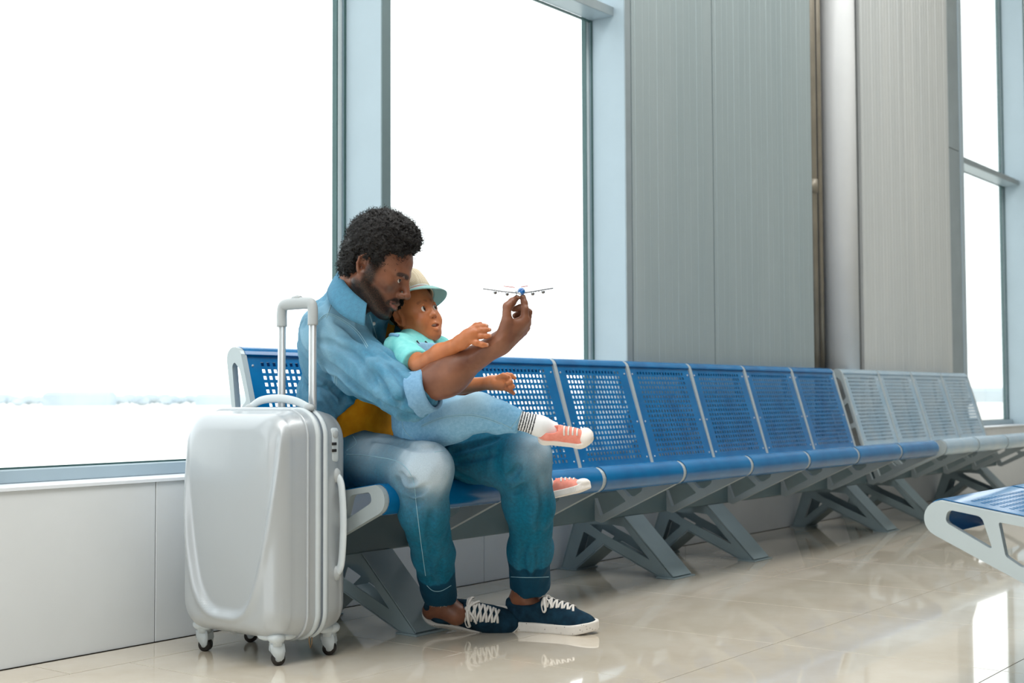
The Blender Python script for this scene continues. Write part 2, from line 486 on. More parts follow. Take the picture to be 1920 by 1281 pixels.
def leg_meshes():
    out = [(2.822, 0.226), (2.600, 0.006), (2.655, 0.006), (2.917, 0.117), (3.058, 0.006), (3.120, 0.006), (3.045, 0.226)]
    holes = [roundpoly([(2.985, 0.192), (2.880, 0.195), (2.820, 0.190), (2.702, 0.068), (2.940, 0.165)], 0.006),
             roundpoly([(3.012, 0.160), (2.950, 0.133), (3.054, 0.050)], 0.006)]
    ms = []
    ms.append(('leg_plate', from_bm(plate(out, holes, 0.0, 0.004)), m_leg))
    ms.append(('leg_plate', from_bm(plate(out, holes, 0.134, 0.138)), m_leg))
    # broad front web along the raking strut, narrow rear web
    def web(a, b, th):
        a = np.array(a); b = np.array(b); d = (b-a)/np.linalg.norm(b-a); n_ = np.array([-d[1], d[0]])*th
        V = []
        for x in (0.001, 0.137):
            for p in (a, b, b+n_, a+n_): V.append((x, p[0], p[1]))
        return V, [(0, 1, 2, 3), (7, 6, 5, 4), (0, 4, 5, 1), (1, 5, 6, 2), (2, 6, 7, 3), (3, 7, 4, 0)]
    ms.append(('front_web', from_pd(*web((2.598, 0.008), (2.820, 0.227), 0.004)), m_leg))
    ms.append(('rear_web', from_pd(*web((3.047, 0.227), (3.122, 0.008), 0.004)), m_leg))
    ms.append(('stiffener', from_pd(*web((2.66, 0.006), (2.917, 0.114), -0.003)), m_leg)); ms.append(('stiffener', from_pd(*web((2.917, 0.114), (3.055, 0.006), -0.003)), m_leg))
    for lo_y, hi_y in ((2.585, 2.668), (3.045, 3.134)):
        bm = bmesh.new(); add_box(bm, (-0.012, lo_y, 0.0), (0.150, hi_y, 0.006), 0.001); ms.append(('foot_plate', from_bm(bm), m_leg))
    return ms
_LEG = leg_meshes()
for _n, _m, _mat in _LEG: _m.materials.append(_mat.m)
_FRAME = frame_mesh(m_alu)
bm = bmesh.new()
for s in (-1, 1):
    for (y, z) in ((2.973, 0.693), (2.925, 0.535), (3.008, 0.80), (2.54, 0.461)):
        pass
_SHELL = {}
_a = Acc().sphere((0, 0, 0), 0.0045, 8, 5, (1, 0.6, 1))
_SCREW = from_pd(_a.v, _a.f); _SCREW.materials.append(m_screw.m)
def screws(parent, sides):
    for s in sides:
        for t in (0.05, 0.42, 0.93):
            y = back_a[0]+(back_b[0]-back_a[0])*t; z = back_a[1]+(back_b[1]-back_a[1])*t
            o = bpy.data.objects.new('screw', _SCREW); COL.objects.link(o); o.parent = parent; o.location = (s*0.032, y-0.001, z)
def bench(x0, nseat, legs, shell_mat, label, mirror=False, group=None, beam_to=None):
    root = empty('waiting_bench', (x0, 2.8, 0), label=label, cat='bench', group=group)
    off = Vector((-x0, -2.8, 0))
    key = shell_mat.m.name
    if key not in _SHELL: _SHELL[key] = seat_shell(0.0125, PITCH-0.0125, shell_mat)
    def put(name, me, x, mat=None):
        o = bpy.data.objects.new(name, me); COL.objects.link(o); o.parent = root
        o.location = (x-x0, -2.8, 0)
        return o
    for k in range(nseat): put('perforated_seat', _SHELL[key], x0+k*PITCH)
    for k in range(nseat+1):
        x = x0+k*PITCH + (0.006 if k == 0 else (-0.006 if k == nseat else 0))
        f = put('side_frame', _FRAME, x)
        screws(f, (1,) if k == 0 else ((-1,) if k == nseat else (-1, 1)))
    L = nseat*PITCH
    bm = bmesh.new(); add_box(bm, (x0+0.03, 2.824, 0.227), (x0+L-0.03, 2.915, 0.335), 0.004)
    me = from_bm(bm); me.materials.append(m_beam.m); put('beam', me, 0.0)
    bpy.context.view_layer.update()
    for x in legs:
        le = empty('leg'); le.parent = root; le.location = (x-x0, -2.8, 0)
        for n_, me, _ in _LEG:
            o = bpy.data.objects.new(n_, me); COL.objects.link(o); o.parent = le
    if mirror: root.rotation_euler = (0, 0, math.pi)
    return root
b1 = bench(2.605, 8, (2.910, 4.392, 5.062, 6.544), m_blue, 'long blue bench of eight perforated metal seats under the windows, seating a man')
b2 = bench(6.975, 4, (7.215, 8.700), m_silv, 'row of four silver perforated metal seats at the far right end beyond the blue row')
# the mirrored bench nearer the camera faces the wall: its nose at y=1.075
b3 = bench(2.939, 4, (), m_blue, 'blue perforated bench in the right foreground, only its near end in view')
for o in b3.children: pass
# turn about the vertical: nose must point to +Y
b3.rotation_euler = (0, 0, math.pi)
b3.location = (2.939+4*PITCH, 1.075-(2.8-NY), 0)
for x in (0.30, 1.78):
    le = empty('leg'); le.parent = b3; le.location = (x, -2.8, 0)
    for n_, me, _ in _LEG:
        o = bpy.data.objects.new(n_, me); COL.objects.link(o); o.parent = le

# ------------------------------------------------------------------ suitcase
m_case = NT('silver_abs_shell', 0.32, 0.25, rgb(182, 188, 192), 0.5)
m_case.b.inputs['Coat Weight'].default_value = 0.2
wv = m_case.noise(900, 2, 0.5); m_case.bump(wv, 0.06, 0.0005)
m_trimc = paint('case_trim_plastic', rgb(205, 214, 218), 0.4, 0, 0.01)
m_tube = paint('telescopic_aluminium', rgb(214, 216, 218), 0.25, 0.6, 0.01)
m_grip = paint('grip_plastic', rgb(176, 182, 184), 0.45, 0, 0.02)
m_black = paint('black_rubber', rgb(38, 34, 32), 0.4)
m_zip = paint('zip_tape_grey', rgb(120, 130, 142), 0.6)
m_brass = paint('antique_brass', rgb(150, 125, 95), 0.35, 0.8)

SX0, SX1, SY0, SY1, SZ0, SZ1 = 2.328, 2.593, 2.548, 2.966, 0.058, 0.672
SCY, SCZ = (SY0+SY1)/2, (SZ0+SZ1)/2
def shell(xa, xb, inset_fn, name, mat, parent, groove=None, nu=160, nv=40):
    """half shell: rounded-rectangle sections from the zip plane to the domed face"""
    def section(a, b, r, z_shift=0.0):
        pts = []
        for q, (sy, sz) in enumerate(((1, 1), (-1, 1), (-1, -1), (1, -1))):
            for i in range(nu//4):
                th = math.radians(90*q + 90*i/(nu//4-1))
                pts.append((SCY+sy*(a-r)+r*math.cos(th), SCZ+sz*(b-r)+r*math.sin(th)))
        return pts
    V = []; F = []
    rings = []
    for x, ins, r in inset_fn:
        a = (SY1-SY0)/2-ins; b = (SZ1-SZ0)/2-ins
        rings.append((x, section(a, b, max(0.02, r))))
    for x, pts in rings:
        for y, z in pts: V.append([x, y, z])
    n = len(rings[0][1])
    for i in range(len(rings)-1):
        for j in range(n):
            F.append((i*n+j, i*n+(j+1) % n, (i+1)*n+(j+1) % n, (i+1)*n+j))
    return V, F, n
root = empty('suitcase', (0, 0, 0), label='silver hard-shell four-wheeled suitcase with raised telescopic handle, standing beside the bench', cat='suitcase')
root.location = (2.46, 2.76, 0)
def case_part(name, V, F, mat, smooth=True, kind=None, parent=None):
    V = np.array(V, float)-np.array([2.46, 2.76, 0])
    return link(name, from_pd(V, F), mat, parent or root, smooth, kind)

# front shell (bulged face at x=SX0) as a height field over the YZ rectangle, sculpted with the big U shaped groove
def super_r(y, z):      # rounded-rect distance inside (positive inside)
    a, b, r = (SY1-SY0)/2, (SZ1-SZ0)/2, 0.075
    qy, qz = abs(y-SCY)-(a-r), abs(z-SCZ)-(b-r)
    return r-(math.hypot(max(qy, 0), max(qz, 0))+min(max(qy, qz), 0))
def face_shell(xz, xf, name, sculpt):
    """xz zip-plane x, xf outermost x; returns mesh with sides and dome"""
    sgn = 1 if xf > xz else -1; D = abs(xf-xz)
    nr = 44; nth = 220
    a, b, r = (SY1-SY0)/2, (SZ1-SZ0)/2, 0.075
    # boundary curve
    bd = []
    per = []
    for q, (sy, sz) in enumerate(((1, 1), (-1, 1), (-1, -1), (1, -1))):
        for i in range(16):
            th = math.radians(90*q+90*i/15)
            bd.append((sy*(a-r)+r*math.cos(th), sz*(b-r)+r*math.sin(th)))
    bd = np.array(bd); seg = np.linalg.norm(np.roll(bd, -1, 0)-bd, axis=1); cs = np.concatenate([[0], np.cumsum(seg)])
    bd2 = np.vstack([bd, bd[:1]]); s = np.linspace(0, cs[-1], nth, endpoint=False)
    by = np.interp(s, cs, bd2[:, 0]); bz = np.interp(s, cs, bd2[:, 1])
    V = []; F = []
    # rings: parameter t from 0 (zip plane) to 1 (edge round) then inwards
    rings = []
    for t in np.linspace(0, 1, 8): rings.append(('s', t))
    for t in np.linspace(0.03, 1, 18): rings.append(('r', t))
    for t in np.linspace(0.0, 1.0, nr)[1:]: rings.append(('f', t))
    ER = 0.055 if sculpt else 0.036
    for kind, t in rings:
        if kind == 's':
            x = (D-ER)*t; ins = 0.010*t**2 + (0.0 if t > 0 else 0)
            sc_y, sc_z = (a-ins)/a, (b-ins)/b
            yy, zz = by*sc_y, bz*sc_z; xx = np.full(nth, x)
        elif kind == 'r':
            th = t*math.pi/2*0.86
            x = (D-ER)+ER*math.sin(th)*0.92; ins = 0.010+ER*(1-math.cos(th))
            sc_y, sc_z = (a-ins)/a, (b-ins)/b
            yy, zz = by*sc_y, bz*sc_z; xx = np.full(nth, x)
            last = (yy, zz, x)
        else:
            ly, lz, lx = last
            q = 1-t
            yy, zz = ly*q, lz*q
            dome = 0.010*(1-q**2)
            xx = np.full(nth, lx+dome)
        V += [[xx[i], yy[i], zz[i]] for i in range(nth)]
    V = np.array(V)
    if sculpt: V = sculpt(V, D)
    m = len(rings)
    for i in range(m-1):
        for j in range(nth):
            F.append((i*nth+j, i*nth+(j+1) % nth, (i+1)*nth+(j+1) % nth, (i+1)*nth+j))
    V[:, 1] += SCY; V[:, 2] += SCZ; V[:, 0] = xz+sgn*V[:, 0]
    if sgn < 0: F = [f[::-1] for f in F]
    return V, F
def smoothst(e0, e1, x):
    t = np.clip((x-e0)/(e1-e0), 0, 1); return t*t*(3-2*t)
def sculpt_front(V, D):
    y, z = V[:, 1].copy(), V[:, 2].copy()       # relative to centre
    # U curve: catenary-like, bottom near z=-0.235, arms rise to the upper corners
    zu = -0.236 + 0.25*(np.abs(y)/0.156)**3.6
    # distance approx to U curve
    slope = 0.25*3.6*(np.abs(y)/0.156)**2.6/0.156
    d = (z-zu)/np.sqrt(1+slope**2)
    onface = smoothst(D-0.045, D-0.008, V[:, 0])
    step = 0.015*smoothst(-0.012, 0.010, -d)              # outside of the U sits proud
    lip = 0.006*np.exp(-((d+0.013)/0.007)**2)
    V[:, 0] += onface*(step+lip-0.004)
    # corner flute on the near edge: a broad raised column between face and side
    side = smoothst(0.0, 1.0, (-(y)-0.150)/0.02)*smoothst(-0.30, -0.26, z)*smoothst(0.27, 0.20, z)
    V[:, 0] += -side*0.004*onface
    return V
XZ = 2.478
V, F = face_shell(XZ-0.010, SX0, 'front', sculpt_front)
nF = len(F)
case_part('front_shell', V, F, m_case)
V, F = face_shell(XZ+0.010, SX1, 'rear', None)
case_part('rear_shell', V, F, m_case)
# seam frames and zip
def loop_pts(grow=0.0, n=15):
    a, b, r = (SY1-SY0)/2+grow, (SZ1-SZ0)/2+grow, 0.075+grow
    out = []
    for q, (sy, sz) in enumerate(((1, 1), (-1, 1), (-1, -1), (1, -1))):
        for i in range(n):
            th = math.radians(90*q+90*i/(n-1)); out.append((SCY+sy*(a-r)+r*math.cos(th), SCZ+sz*(b-r)+r*math.sin(th)))
    return out
def band(name, xa, xb, grow, mat, bead=False):
    outer = loop_pts(grow)
    n = len(outer); V = []; F = []
    prof = [(xa, -0.004), (xa, 0.0), ((xa+xb)/2, 0.0025), (xb, 0.0), (xb, -0.004)] if bead else [(xa, -0.004), (xa, 0), (xb, 0), (xb, -0.004)]
    for x, g in prof:
        for (y, z) in loop_pts(grow+g): V.append((x, y, z))
    for i in range(len(prof)-1):
        for j in range(n): F.append((i*n+j, i*n+(j+1) % n, (i+1)*n+(j+1) % n, (i+1)*n+j))
    return case_part(name, V, F, mat)
band('seam_frame', XZ-0.022, XZ-0.005, 0.003, m_trimc, True)
band('seam_frame', XZ+0.005, XZ+0.022, 0.003, m_trimc, True)
band('zip', XZ-0.005, XZ+0.005, 0.0005, m_zip)
band('rib', XZ-0.052, XZ-0.046, 0.0006, m_case, True)
# rim groove line next to the front shell
# castors: brackets, forks, wheels
def castor(name, cx, cy, ox, oy, ang):
    e = empty(name); e.parent = root; e.location = (cx-2.46, cy-2.76, 0); e.scale = (0.88, 0.88, 0.88)
    ca, sa = math.cos(ang), math.sin(ang)
    def R2(V): return [(x*ca-y*sa, x*sa+y*ca, z) for x, y, z in V]
    # bracket hugging the corner
    a = Acc(); a.sphere((ox*0.006, oy*0.006, 0.084), 0.028, 18, 10, (1.0, 1.0, 0.66)); a.sphere((-ox*0.030, oy*0.018, 0.086), 0.022, 16, 8, (1.5, 0.75, 0.6)); a.sphere((ox*0.018, -oy*0.030, 0.086), 0.022, 16, 8, (0.75, 1.5, 0.6))
    a.obj('bracket', m_trimc, e)
    Acc().cyl((0, 0, 0.095), (0, 0, 0.058), 0.023, 20, 0.021).obj('swivel', m_trimc, e)
    # fork: hood with two cheeks
    a = Acc()
    for s in (-1, 1):
        V = []; F = []
        outl = [(0.021, 0.066), (0.024, 0.045), (0.020, 0.022), (0.012, 0.014), (0.002, 0.016), (-0.014, 0.034), (-0.020, 0.050), (-0.021, 0.066)]
        for x in (s*0.0125, s*0.0165):
            for yy, zz in outl: V.append((x, yy, zz))
        m_ = len(outl)
        F.append(tuple(range(m_))); F.append(tuple(range(m_, 2*m_))[::-1])
        for i in range(m_): F.append((i, i+m_, (i+1) % m_+m_, (i+1) % m_))
        a.add((R2(V), F))
    V = []; F = []
    hood = [(-0.0215, 0.044), (-0.021, 0.058), (-0.012, 0.067), (0.0, 0.070), (0.013, 0.066), (0.0225, 0.054), (0.0245, 0.040)]
    for yy, zz in hood:
        for x in (-0.0165, 0.0165): V.append((x, yy, zz))
    for yy, zz in hood:
        for x in (-0.0165, 0.0165): V.append((x, yy*0.85, zz-0.004))
    m_ = len(hood)
    for i in range(m_-1):
        F.append((2*i, 2*i+1, 2*i+3, 2*i+2)); k = 2*m_; F.append((k+2*i, k+2*i+2, k+2*i+3, k+2*i+1))
    a.add((R2(V), F)); a.obj('fork', m_trimc, e)
    a = Acc(); a.cyl(*[R2([(x, 0.004, 0.0205)])[0] for x in (-0.0105, 0.0105)], 0.0205, 28)
    w = a.obj('wheel', m_black, e)
    a = Acc(); a.cyl(*[R2([(x, 0.004, 0.0205)])[0] for x in (-0.012, 0.012)], 0.009, 18); a.obj('hub', m_grip, e)
    return e
castor('castor', 2.378, 2.612, -1, -1, math.radians(-125))
castor('castor', 2.395, 2.925, -1, 1, math.radians(-165))
castor('castor', 2.560, 2.605, 1, -1, math.radians(-150))
castor('castor', 2.560, 2.925, 1, 1, math.radians(-150))
# telescopic handle
th = empty('telescopic_handle'); th.parent = root
def rel(p): return (p[0]-2.46, p[1]-2.76, p[2])
HX = 2.517; HY1, HY2 = 2.624, 2.748; HZ = 0.965
for y in (HY1, HY2):
    bm = bmesh.new(); add_box(bm, (HX-2.46-0.007, y-2.76-0.0125, 0.60), (HX-2.46+0.007, y-2.76+0.0125, HZ-0.045), 0.006, 3)
    link('tube', from_bm(bm), m_tube, th, True)
    bm = bmesh.new(); add_box(bm, (HX-2.46-0.0078, y-2.76-0.003, 0.60), (HX-2.46-0.0045, y-2.76+0.003, HZ-0.046), 0.0008)
    link('groove', from_bm(bm), m_grip, th, True)
pts = [rel((HX, HY1, HZ-0.062)), rel((HX, HY1, HZ-0.022)), rel((HX, HY1+0.006, HZ-0.004)), rel((HX, HY1+0.026, HZ)), rel((HX, (HY1+HY2)/2, HZ+0.001)), rel((HX, HY2-0.026, HZ)), rel((HX, HY2-0.006, HZ-0.004)), rel((HX, HY2, HZ-0.022)), rel((HX, HY2, HZ-0.062))]
cp = catmull(pts, 7)
Acc().tube(cp, [0.0155+0.0015*math.exp(-((i-len(cp)/2)/9.0)**2) for i in range(len(cp))], 14, flat=(1.0, 0.85), up=(1, 0, 0)).obj('grip', m_grip, th)
tube('release_button', [rel((HX-0.001, 2.671, HZ+0.0145)), rel((HX-0.001, 2.686, HZ+0.0175)), rel((HX-0.001, 2.702, HZ+0.0145))], 0.0065, m_grip, th)
# carry handles
def carry(pts, name, rad=0.0095, fl=(1.25, 0.7), up=(1, 0, 0)):
    e = empty(name); e.parent = root
    cp = catmull([rel(p) for p in pts], 8)
    Acc().tube(cp, rad, 12, flat=fl, up=up).obj('strap', m_trimc, e)
    for p in (pts[0], pts[-1]):
        q = rel(p); Acc().sphere(q, 0.016, 14, 8, (0.9, 0.9, 1.3) if name == 'side_handle' else (0.9, 1.2, 0.7)).obj('mount', m_grip, e)
    return e
carry([(2.480, 2.600, 0.676), (2.478, 2.65, 0.694), (2.478, 2.72, 0.702), (2.478, 2.79, 0.696), (2.480, 2.835, 0.676)], 'top_handle', 0.009)
carry([(2.540, 2.556, 0.492), (2.540, 2.536, 0.465), (2.540, 2.528, 0.36), (2.540, 2.536, 0.255), (2.540, 2.556, 0.228)], 'side_handle', 0.0095, (1.2, 0.7), (1, 0, 0))
bm = bmesh.new(); add_box(bm, rel((2.524, 2.5585, 0.255)), rel((2.556, 2.5615, 0.465)), 0.001)
link('handle_recess', from_bm(bm), m_zip, root)
# combination lock
lk = empty('combination_lock'); lk.parent = root
bm = bmesh.new(); add_box(bm, rel((2.513, 2.549, 0.527)), rel((2.548, 2.566, 0.622)), 0.010, 4)
link('housing', from_bm(bm), m_trimc, lk, True)
for z in (0.560, 0.578):
    bm = bmesh.new(); add_box(bm, rel((2.518, 2.546, z-0.004)), rel((2.533, 2.551, z+0.004)), 0.001)
    link('dial', from_bm(bm), m_black, lk)
Acc().sphere(rel((2.531, 2.549, 0.604)), 0.011, 16, 8, (1, 0.35, 1)).obj('button', m_grip, lk)
# zip pull
zp = empty('zip_pull'); zp.parent = root
Acc().sphere(rel((XZ+0.004, 2.600, 0.083)), 0.007, 10, 6).obj('slider', m_brass, zp)
a = Acc().tube([rel(p) for p in ((XZ+0.004, 2.596, 0.078), (XZ+0.010, 2.594, 0.062), (XZ+0.009, 2.594, 0.042), (XZ+0.004, 2.594, 0.032), (XZ, 2.594, 0.046), (XZ+0.001, 2.595, 0.065))], 0.0018, 6, closed=True); a.obj('puller', m_brass, zp)

# ------------------------------------------------------------------ distance: tree line and sheds across the airfield
rng = random.Random(3)
def far_tree(x, y, h, w):
    a = Acc()
    a.cyl((0, 0, 0), (0, 0, h*0.4), w*0.05, 6)
    for k in range(5):
        a.sphere((rng.uniform(-w*0.3, w*0.3), rng.uniform(-w*0.2, w*0.2), h*rng.uniform(0.45, 0.75)), w*rng.uniform(0.28, 0.42), 8, 6, (1, 1, 0.8))
    return a
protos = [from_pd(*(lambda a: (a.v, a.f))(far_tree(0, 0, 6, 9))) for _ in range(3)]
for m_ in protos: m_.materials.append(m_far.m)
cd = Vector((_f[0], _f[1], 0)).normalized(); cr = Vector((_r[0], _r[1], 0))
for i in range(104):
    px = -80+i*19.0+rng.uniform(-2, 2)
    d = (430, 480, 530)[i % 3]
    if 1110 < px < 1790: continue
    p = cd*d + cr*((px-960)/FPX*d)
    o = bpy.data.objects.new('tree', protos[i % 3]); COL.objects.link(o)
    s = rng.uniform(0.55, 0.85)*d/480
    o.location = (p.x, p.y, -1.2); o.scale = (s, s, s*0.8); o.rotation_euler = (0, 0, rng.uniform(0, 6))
    tag(o, 'pale haze-tinted tree in the far row across the airfield', 'tree', 'trees across the airfield')
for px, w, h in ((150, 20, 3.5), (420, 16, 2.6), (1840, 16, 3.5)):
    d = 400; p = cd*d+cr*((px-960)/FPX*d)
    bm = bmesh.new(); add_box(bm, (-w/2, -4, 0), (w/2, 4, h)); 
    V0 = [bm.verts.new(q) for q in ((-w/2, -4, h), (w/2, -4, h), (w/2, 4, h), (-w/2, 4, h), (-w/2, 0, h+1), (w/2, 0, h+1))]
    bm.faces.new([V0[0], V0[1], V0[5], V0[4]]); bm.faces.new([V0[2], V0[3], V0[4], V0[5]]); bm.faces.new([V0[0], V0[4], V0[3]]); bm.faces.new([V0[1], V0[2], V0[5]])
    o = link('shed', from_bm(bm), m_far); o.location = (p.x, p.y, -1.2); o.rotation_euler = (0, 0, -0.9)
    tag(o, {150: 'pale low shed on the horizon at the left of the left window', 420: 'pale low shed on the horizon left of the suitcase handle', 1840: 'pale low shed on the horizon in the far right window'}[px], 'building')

# ================================================================== sculpting: signed distance fields and surface nets
def smin(a, b, k):
    if k <= 0: return np.minimum(a, b)
    h = np.clip(0.5+0.5*(b-a)/k, 0, 1)
    return b+(a-b)*h-k*h*(1-h)
def smax(a, b, k): return -smin(-a, -b, k)
class Field:
    def __init__(s, lo, hi, h):
        s.h = h; s.lo = np.asarray(lo, float)
        n = np.ceil((np.asarray(hi, float)-s.lo)/h).astype(int)+1
        s.ax = [(s.lo[i]+h*np.arange(n[i])).astype(np.float32) for i in range(3)]
        s.V = np.full(tuple(n), 0.5, np.float32)
    def sub(s, lo, hi):
        sl = []
        for i in range(3):
            a = int(max(0, math.floor((lo[i]-s.lo[i])/s.h))); b = int(min(len(s.ax[i]), math.ceil((hi[i]-s.lo[i])/s.h)+1))
            if b <= a: return None, None
            sl.append(slice(a, b))
        g = (s.ax[0][sl[0]][:, None, None], s.ax[1][sl[1]][None, :, None], s.ax[2][sl[2]][None, None, :])
        return tuple(sl), g
    def op(s, fn, lo, hi, k, mode='add', col=None):
        pad = k+3*s.h
        sl, g = s.sub(np.asarray(lo)-pad, np.asarray(hi)+pad)
        if sl is None: return s
        d = fn(*g)
        if mode == 'add': s.V[sl] = smin(s.V[sl], d, k)
        elif mode == 'cut': s.V[sl] = smax(s.V[sl], -d, k)
        elif mode == 'and': s.V[sl] = smax(s.V[sl], d, k)
        return s
    def cap(s, a, b, ra, rb=None, k=0.01, mode='add'):
        a = np.asarray(a, float); b = np.asarray(b, float); rb = ra if rb is None else rb
        ab = b-a; L2 = max(float(ab@ab), 1e-12)
        def fn(x, y, z):
            px, py, pz = x-a[0], y-a[1], z-a[2]
            t = np.clip((px*ab[0]+py*ab[1]+pz*ab[2])/L2, 0, 1)
            return np.sqrt((px-t*ab[0])**2+(py-t*ab[1])**2+(pz-t*ab[2])**2)-(ra+(rb-ra)*t)
        R = max(ra, rb)
        return s.op(fn, np.minimum(a, b)-R, np.maximum(a, b)+R, k, mode)
    def chain(s, pts, rads, k=0.01, mode='add'):
        for i in range(len(pts)-1): s.cap(pts[i], pts[i+1], rads[i], rads[i+1], k, mode)
        return s
    def ell(s, c, r, k=0.01, R=None, mode='add'):
        c = np.asarray(c, float); r = np.asarray(r, float)
        Rm = np.eye(3) if R is None else np.asarray(R, float)      # columns: local axes
        def fn(x, y, z):
            px, py, pz = x-c[0], y-c[1], z-c[2]
            q = [(px*Rm[0, i]+py*Rm[1, i]+pz*Rm[2, i]) for i in range(3)]
            k0 = np.sqrt((q[0]/r[0])**2+(q[1]/r[1])**2+(q[2]/r[2])**2)
            k1 = np.sqrt((q[0]/r[0]**2)**2+(q[1]/r[1]**2)**2+(q[2]/r[2]**2)**2)
            return k0*(k0-1)/np.maximum(k1, 1e-6)
        M_ = float(max(r))
        return s.op(fn, c-M_, c+M_, k, mode)
    def half(s, p, n, k=0.0, lo=None, hi=None):
        """keep the side the normal points away from"""
        p = np.asarray(p, float); n = np.asarray(n, float); n = n/np.linalg.norm(n)
        fn = lambda x, y, z: (x-p[0])*n[0]+(y-p[1])*n[1]+(z-p[2])*n[2]+0*x*y*z
        if lo is None: lo = s.lo; hi = [a[-1] for a in s.ax]
        return s.op(fn, lo, hi, k, 'and')
    def fold(s, fn, lo=None, hi=None, band=0.03):
        if lo is None: lo = s.lo; hi = [a[-1] for a in s.ax]
        sl, g = s.sub(lo, hi)
        if sl is None: return s
        v = s.V[sl]; m = np.abs(v) < band
        I = np.nonzero(m)
        if len(I[0]) == 0: return s
        x = g[0].ravel()[I[0]]; y = g[1].ravel()[I[1]]; z = g[2].ravel()[I[2]]
        v[m] += fn(x, y, z).astype(np.float32)
        s.V[sl] = v
        return s
    def mesh(s):
        V = s.V; n = V.shape; ins = V < 0
        cn = (n[0]-1, n[1]-1, n[2]-1)
        act = np.zeros(cn, np.uint8)
        for a in (0, 1):
            for b in (0, 1):
                for c in (0, 1): act += ins[a:a+cn[0], b:b+cn[1], c:c+cn[2]]
        mask = (act > 0) & (act < 8)
        idx = -np.ones(cn, np.int32); I = np.nonzero(mask); m = len(I[0]); idx[I] = np.arange(m)
        S = np.zeros((m, 3)); C = np.zeros(m)
        cor = [(a, b, c) for a in (0, 1) for b in (0, 1) for c in (0, 1)]
        vals = {c: V[I[0]+c[0], I[1]+c[1], I[2]+c[2]] for c in cor}
        for a in cor:
            for ax in range(3):
                if a[ax] == 0:
                    b = list(a); b[ax] = 1; b = tuple(b)
                    va, vb = vals[a], vals[b]
                    cr_ = (va < 0) != (vb < 0)
                    t = np.where(cr_, va/np.where(cr_, va-vb, 1), 0)
                    for q in range(3):
                        S[:, q] += np.where(cr_, a[q]+(t if q == ax else 0), 0)
                    C += cr_
        pos = S/np.maximum(C, 1)[:, None]
        P3 = np.stack(I, 1)+pos
        P3 = s.lo+P3*s.h
        quads = []
        for ax in range(3):
            u, w = [(1, 2), (2, 0), (0, 1)][ax]
            sl0 = [slice(None)]*3; sl1 = [slice(None)]*3
            sl0[ax] = slice(0, n[ax]-1); sl1[ax] = slice(1, n[ax])
            A = ins[tuple(sl0)]; B = ins[tuple(sl1)]
            cr_ = A != B
            # interior in u,w
            sel = [slice(None)]*3; sel[u] = slice(1, n[u]-1); sel[w] = slice(1, n[w]-1)
            J = np.nonzero(cr_[tuple(sel)])
            J = [j.copy() for j in J]; J[u] += 1; J[w] += 1
            def at(du, dw):
                K = [J[0], J[1], J[2]]; K[u] = K[u]-du; K[w] = K[w]-dw
                return idx[K[0], K[1], K[2]]
            q = np.stack([at(1, 1), at(0, 1), at(0, 0), at(1, 0)], 1)
            fl = ~A[J[0], J[1], J[2]]
            q[fl] = q[fl][:, ::-1]
            quads.append(q)
        Q = np.concatenate(quads)
        Q = Q[(Q >= 0).all(1)]
        return P3, Q
def relax(V, Q, it=1, lam=0.5):
    n = len(V)
    E = np.concatenate([Q[:, [0, 1]], Q[:, [1, 2]], Q[:, [2, 3]], Q[:, [3, 0]]])
    for _ in range(it):
        S = np.zeros_like(V); C = np.zeros(n)
        for a, b in ((0, 1), (1, 0)):
            for q in range(3): S[:, q] += np.bincount(E[:, a], weights=V[E[:, b], q], minlength=n)
            C += np.bincount(E[:, a], minlength=n)
        V = V+(S/np.maximum(C, 1)[:, None]-V)*lam
    return V
def mesh_from(V, Q, name='m'):
    me = bpy.data.meshes.new(name)
    me.vertices.add(len(V)); me.vertices.foreach_set('co', np.asarray(V, np.float32).ravel())
    k = Q.shape[1]
    me.loops.add(len(Q)*k); me.loops.foreach_set('vertex_index', Q.astype(np.int32).ravel())
    me.polygons.add(len(Q)); me.polygons.foreach_set('loop_start', np.arange(0, len(Q)*k, k, dtype=np.int32))
    me.polygons.foreach_set('loop_total', np.full(len(Q), k, np.int32)) if hasattr(me.polygons[0], 'loop_total') else None
    me.update(calc_edges=True); me.validate()
    me.polygons.foreach_set('use_smooth', [True]*len(me.polygons))
    return me
def set_attr(me, name, vals):
    a = me.attributes.new(name, 'FLOAT', 'POINT'); a.data.foreach_set('value', np.asarray(vals, np.float32))
def join_vq(parts):
    Vs = []; Qs = []; o = 0
    for V, Q in parts: Vs.append(V); Qs.append(Q+o); o += len(V)
    return np.concatenate(Vs), np.concatenate(Qs)

# smooth value noise
_rs = np.random.RandomState(11); _T = _rs.rand(32, 32, 32).astype(np.float32)
def vnoise(x, y, z):
    xi = np.floor(x).astype(int); yi = np.floor(y).astype(int); zi = np.floor(z).astype(int)
    fx, fy, fz = x-xi, y-yi, z-zi
    fx = fx*fx*(3-2*fx); fy = fy*fy*(3-2*fy); fz = fz*fz*(3-2*fz)
    def T(a, b, c): return _T[(xi+a) & 31, (yi+b) & 31, (zi+c) & 31]
    r = 0
    for a, wa in ((0, 1-fx), (1, fx)):
        for b, wb_ in ((0, 1-fy), (1, fy)):
            for c, wc in ((0, 1-fz), (1, fz)): r = r+T(a, b, c)*wa*wb_*wc
    return r*2-1
def fbm(x, y, z, s, o=3):
    r = 0; a = 1.0; t = 0
    for i in range(o): r = r+a*vnoise(x*s+i*7.3, y*s+i*3.1, z*s+i*5.7); t += a; a *= 0.5; s *= 2.0
    return r/t
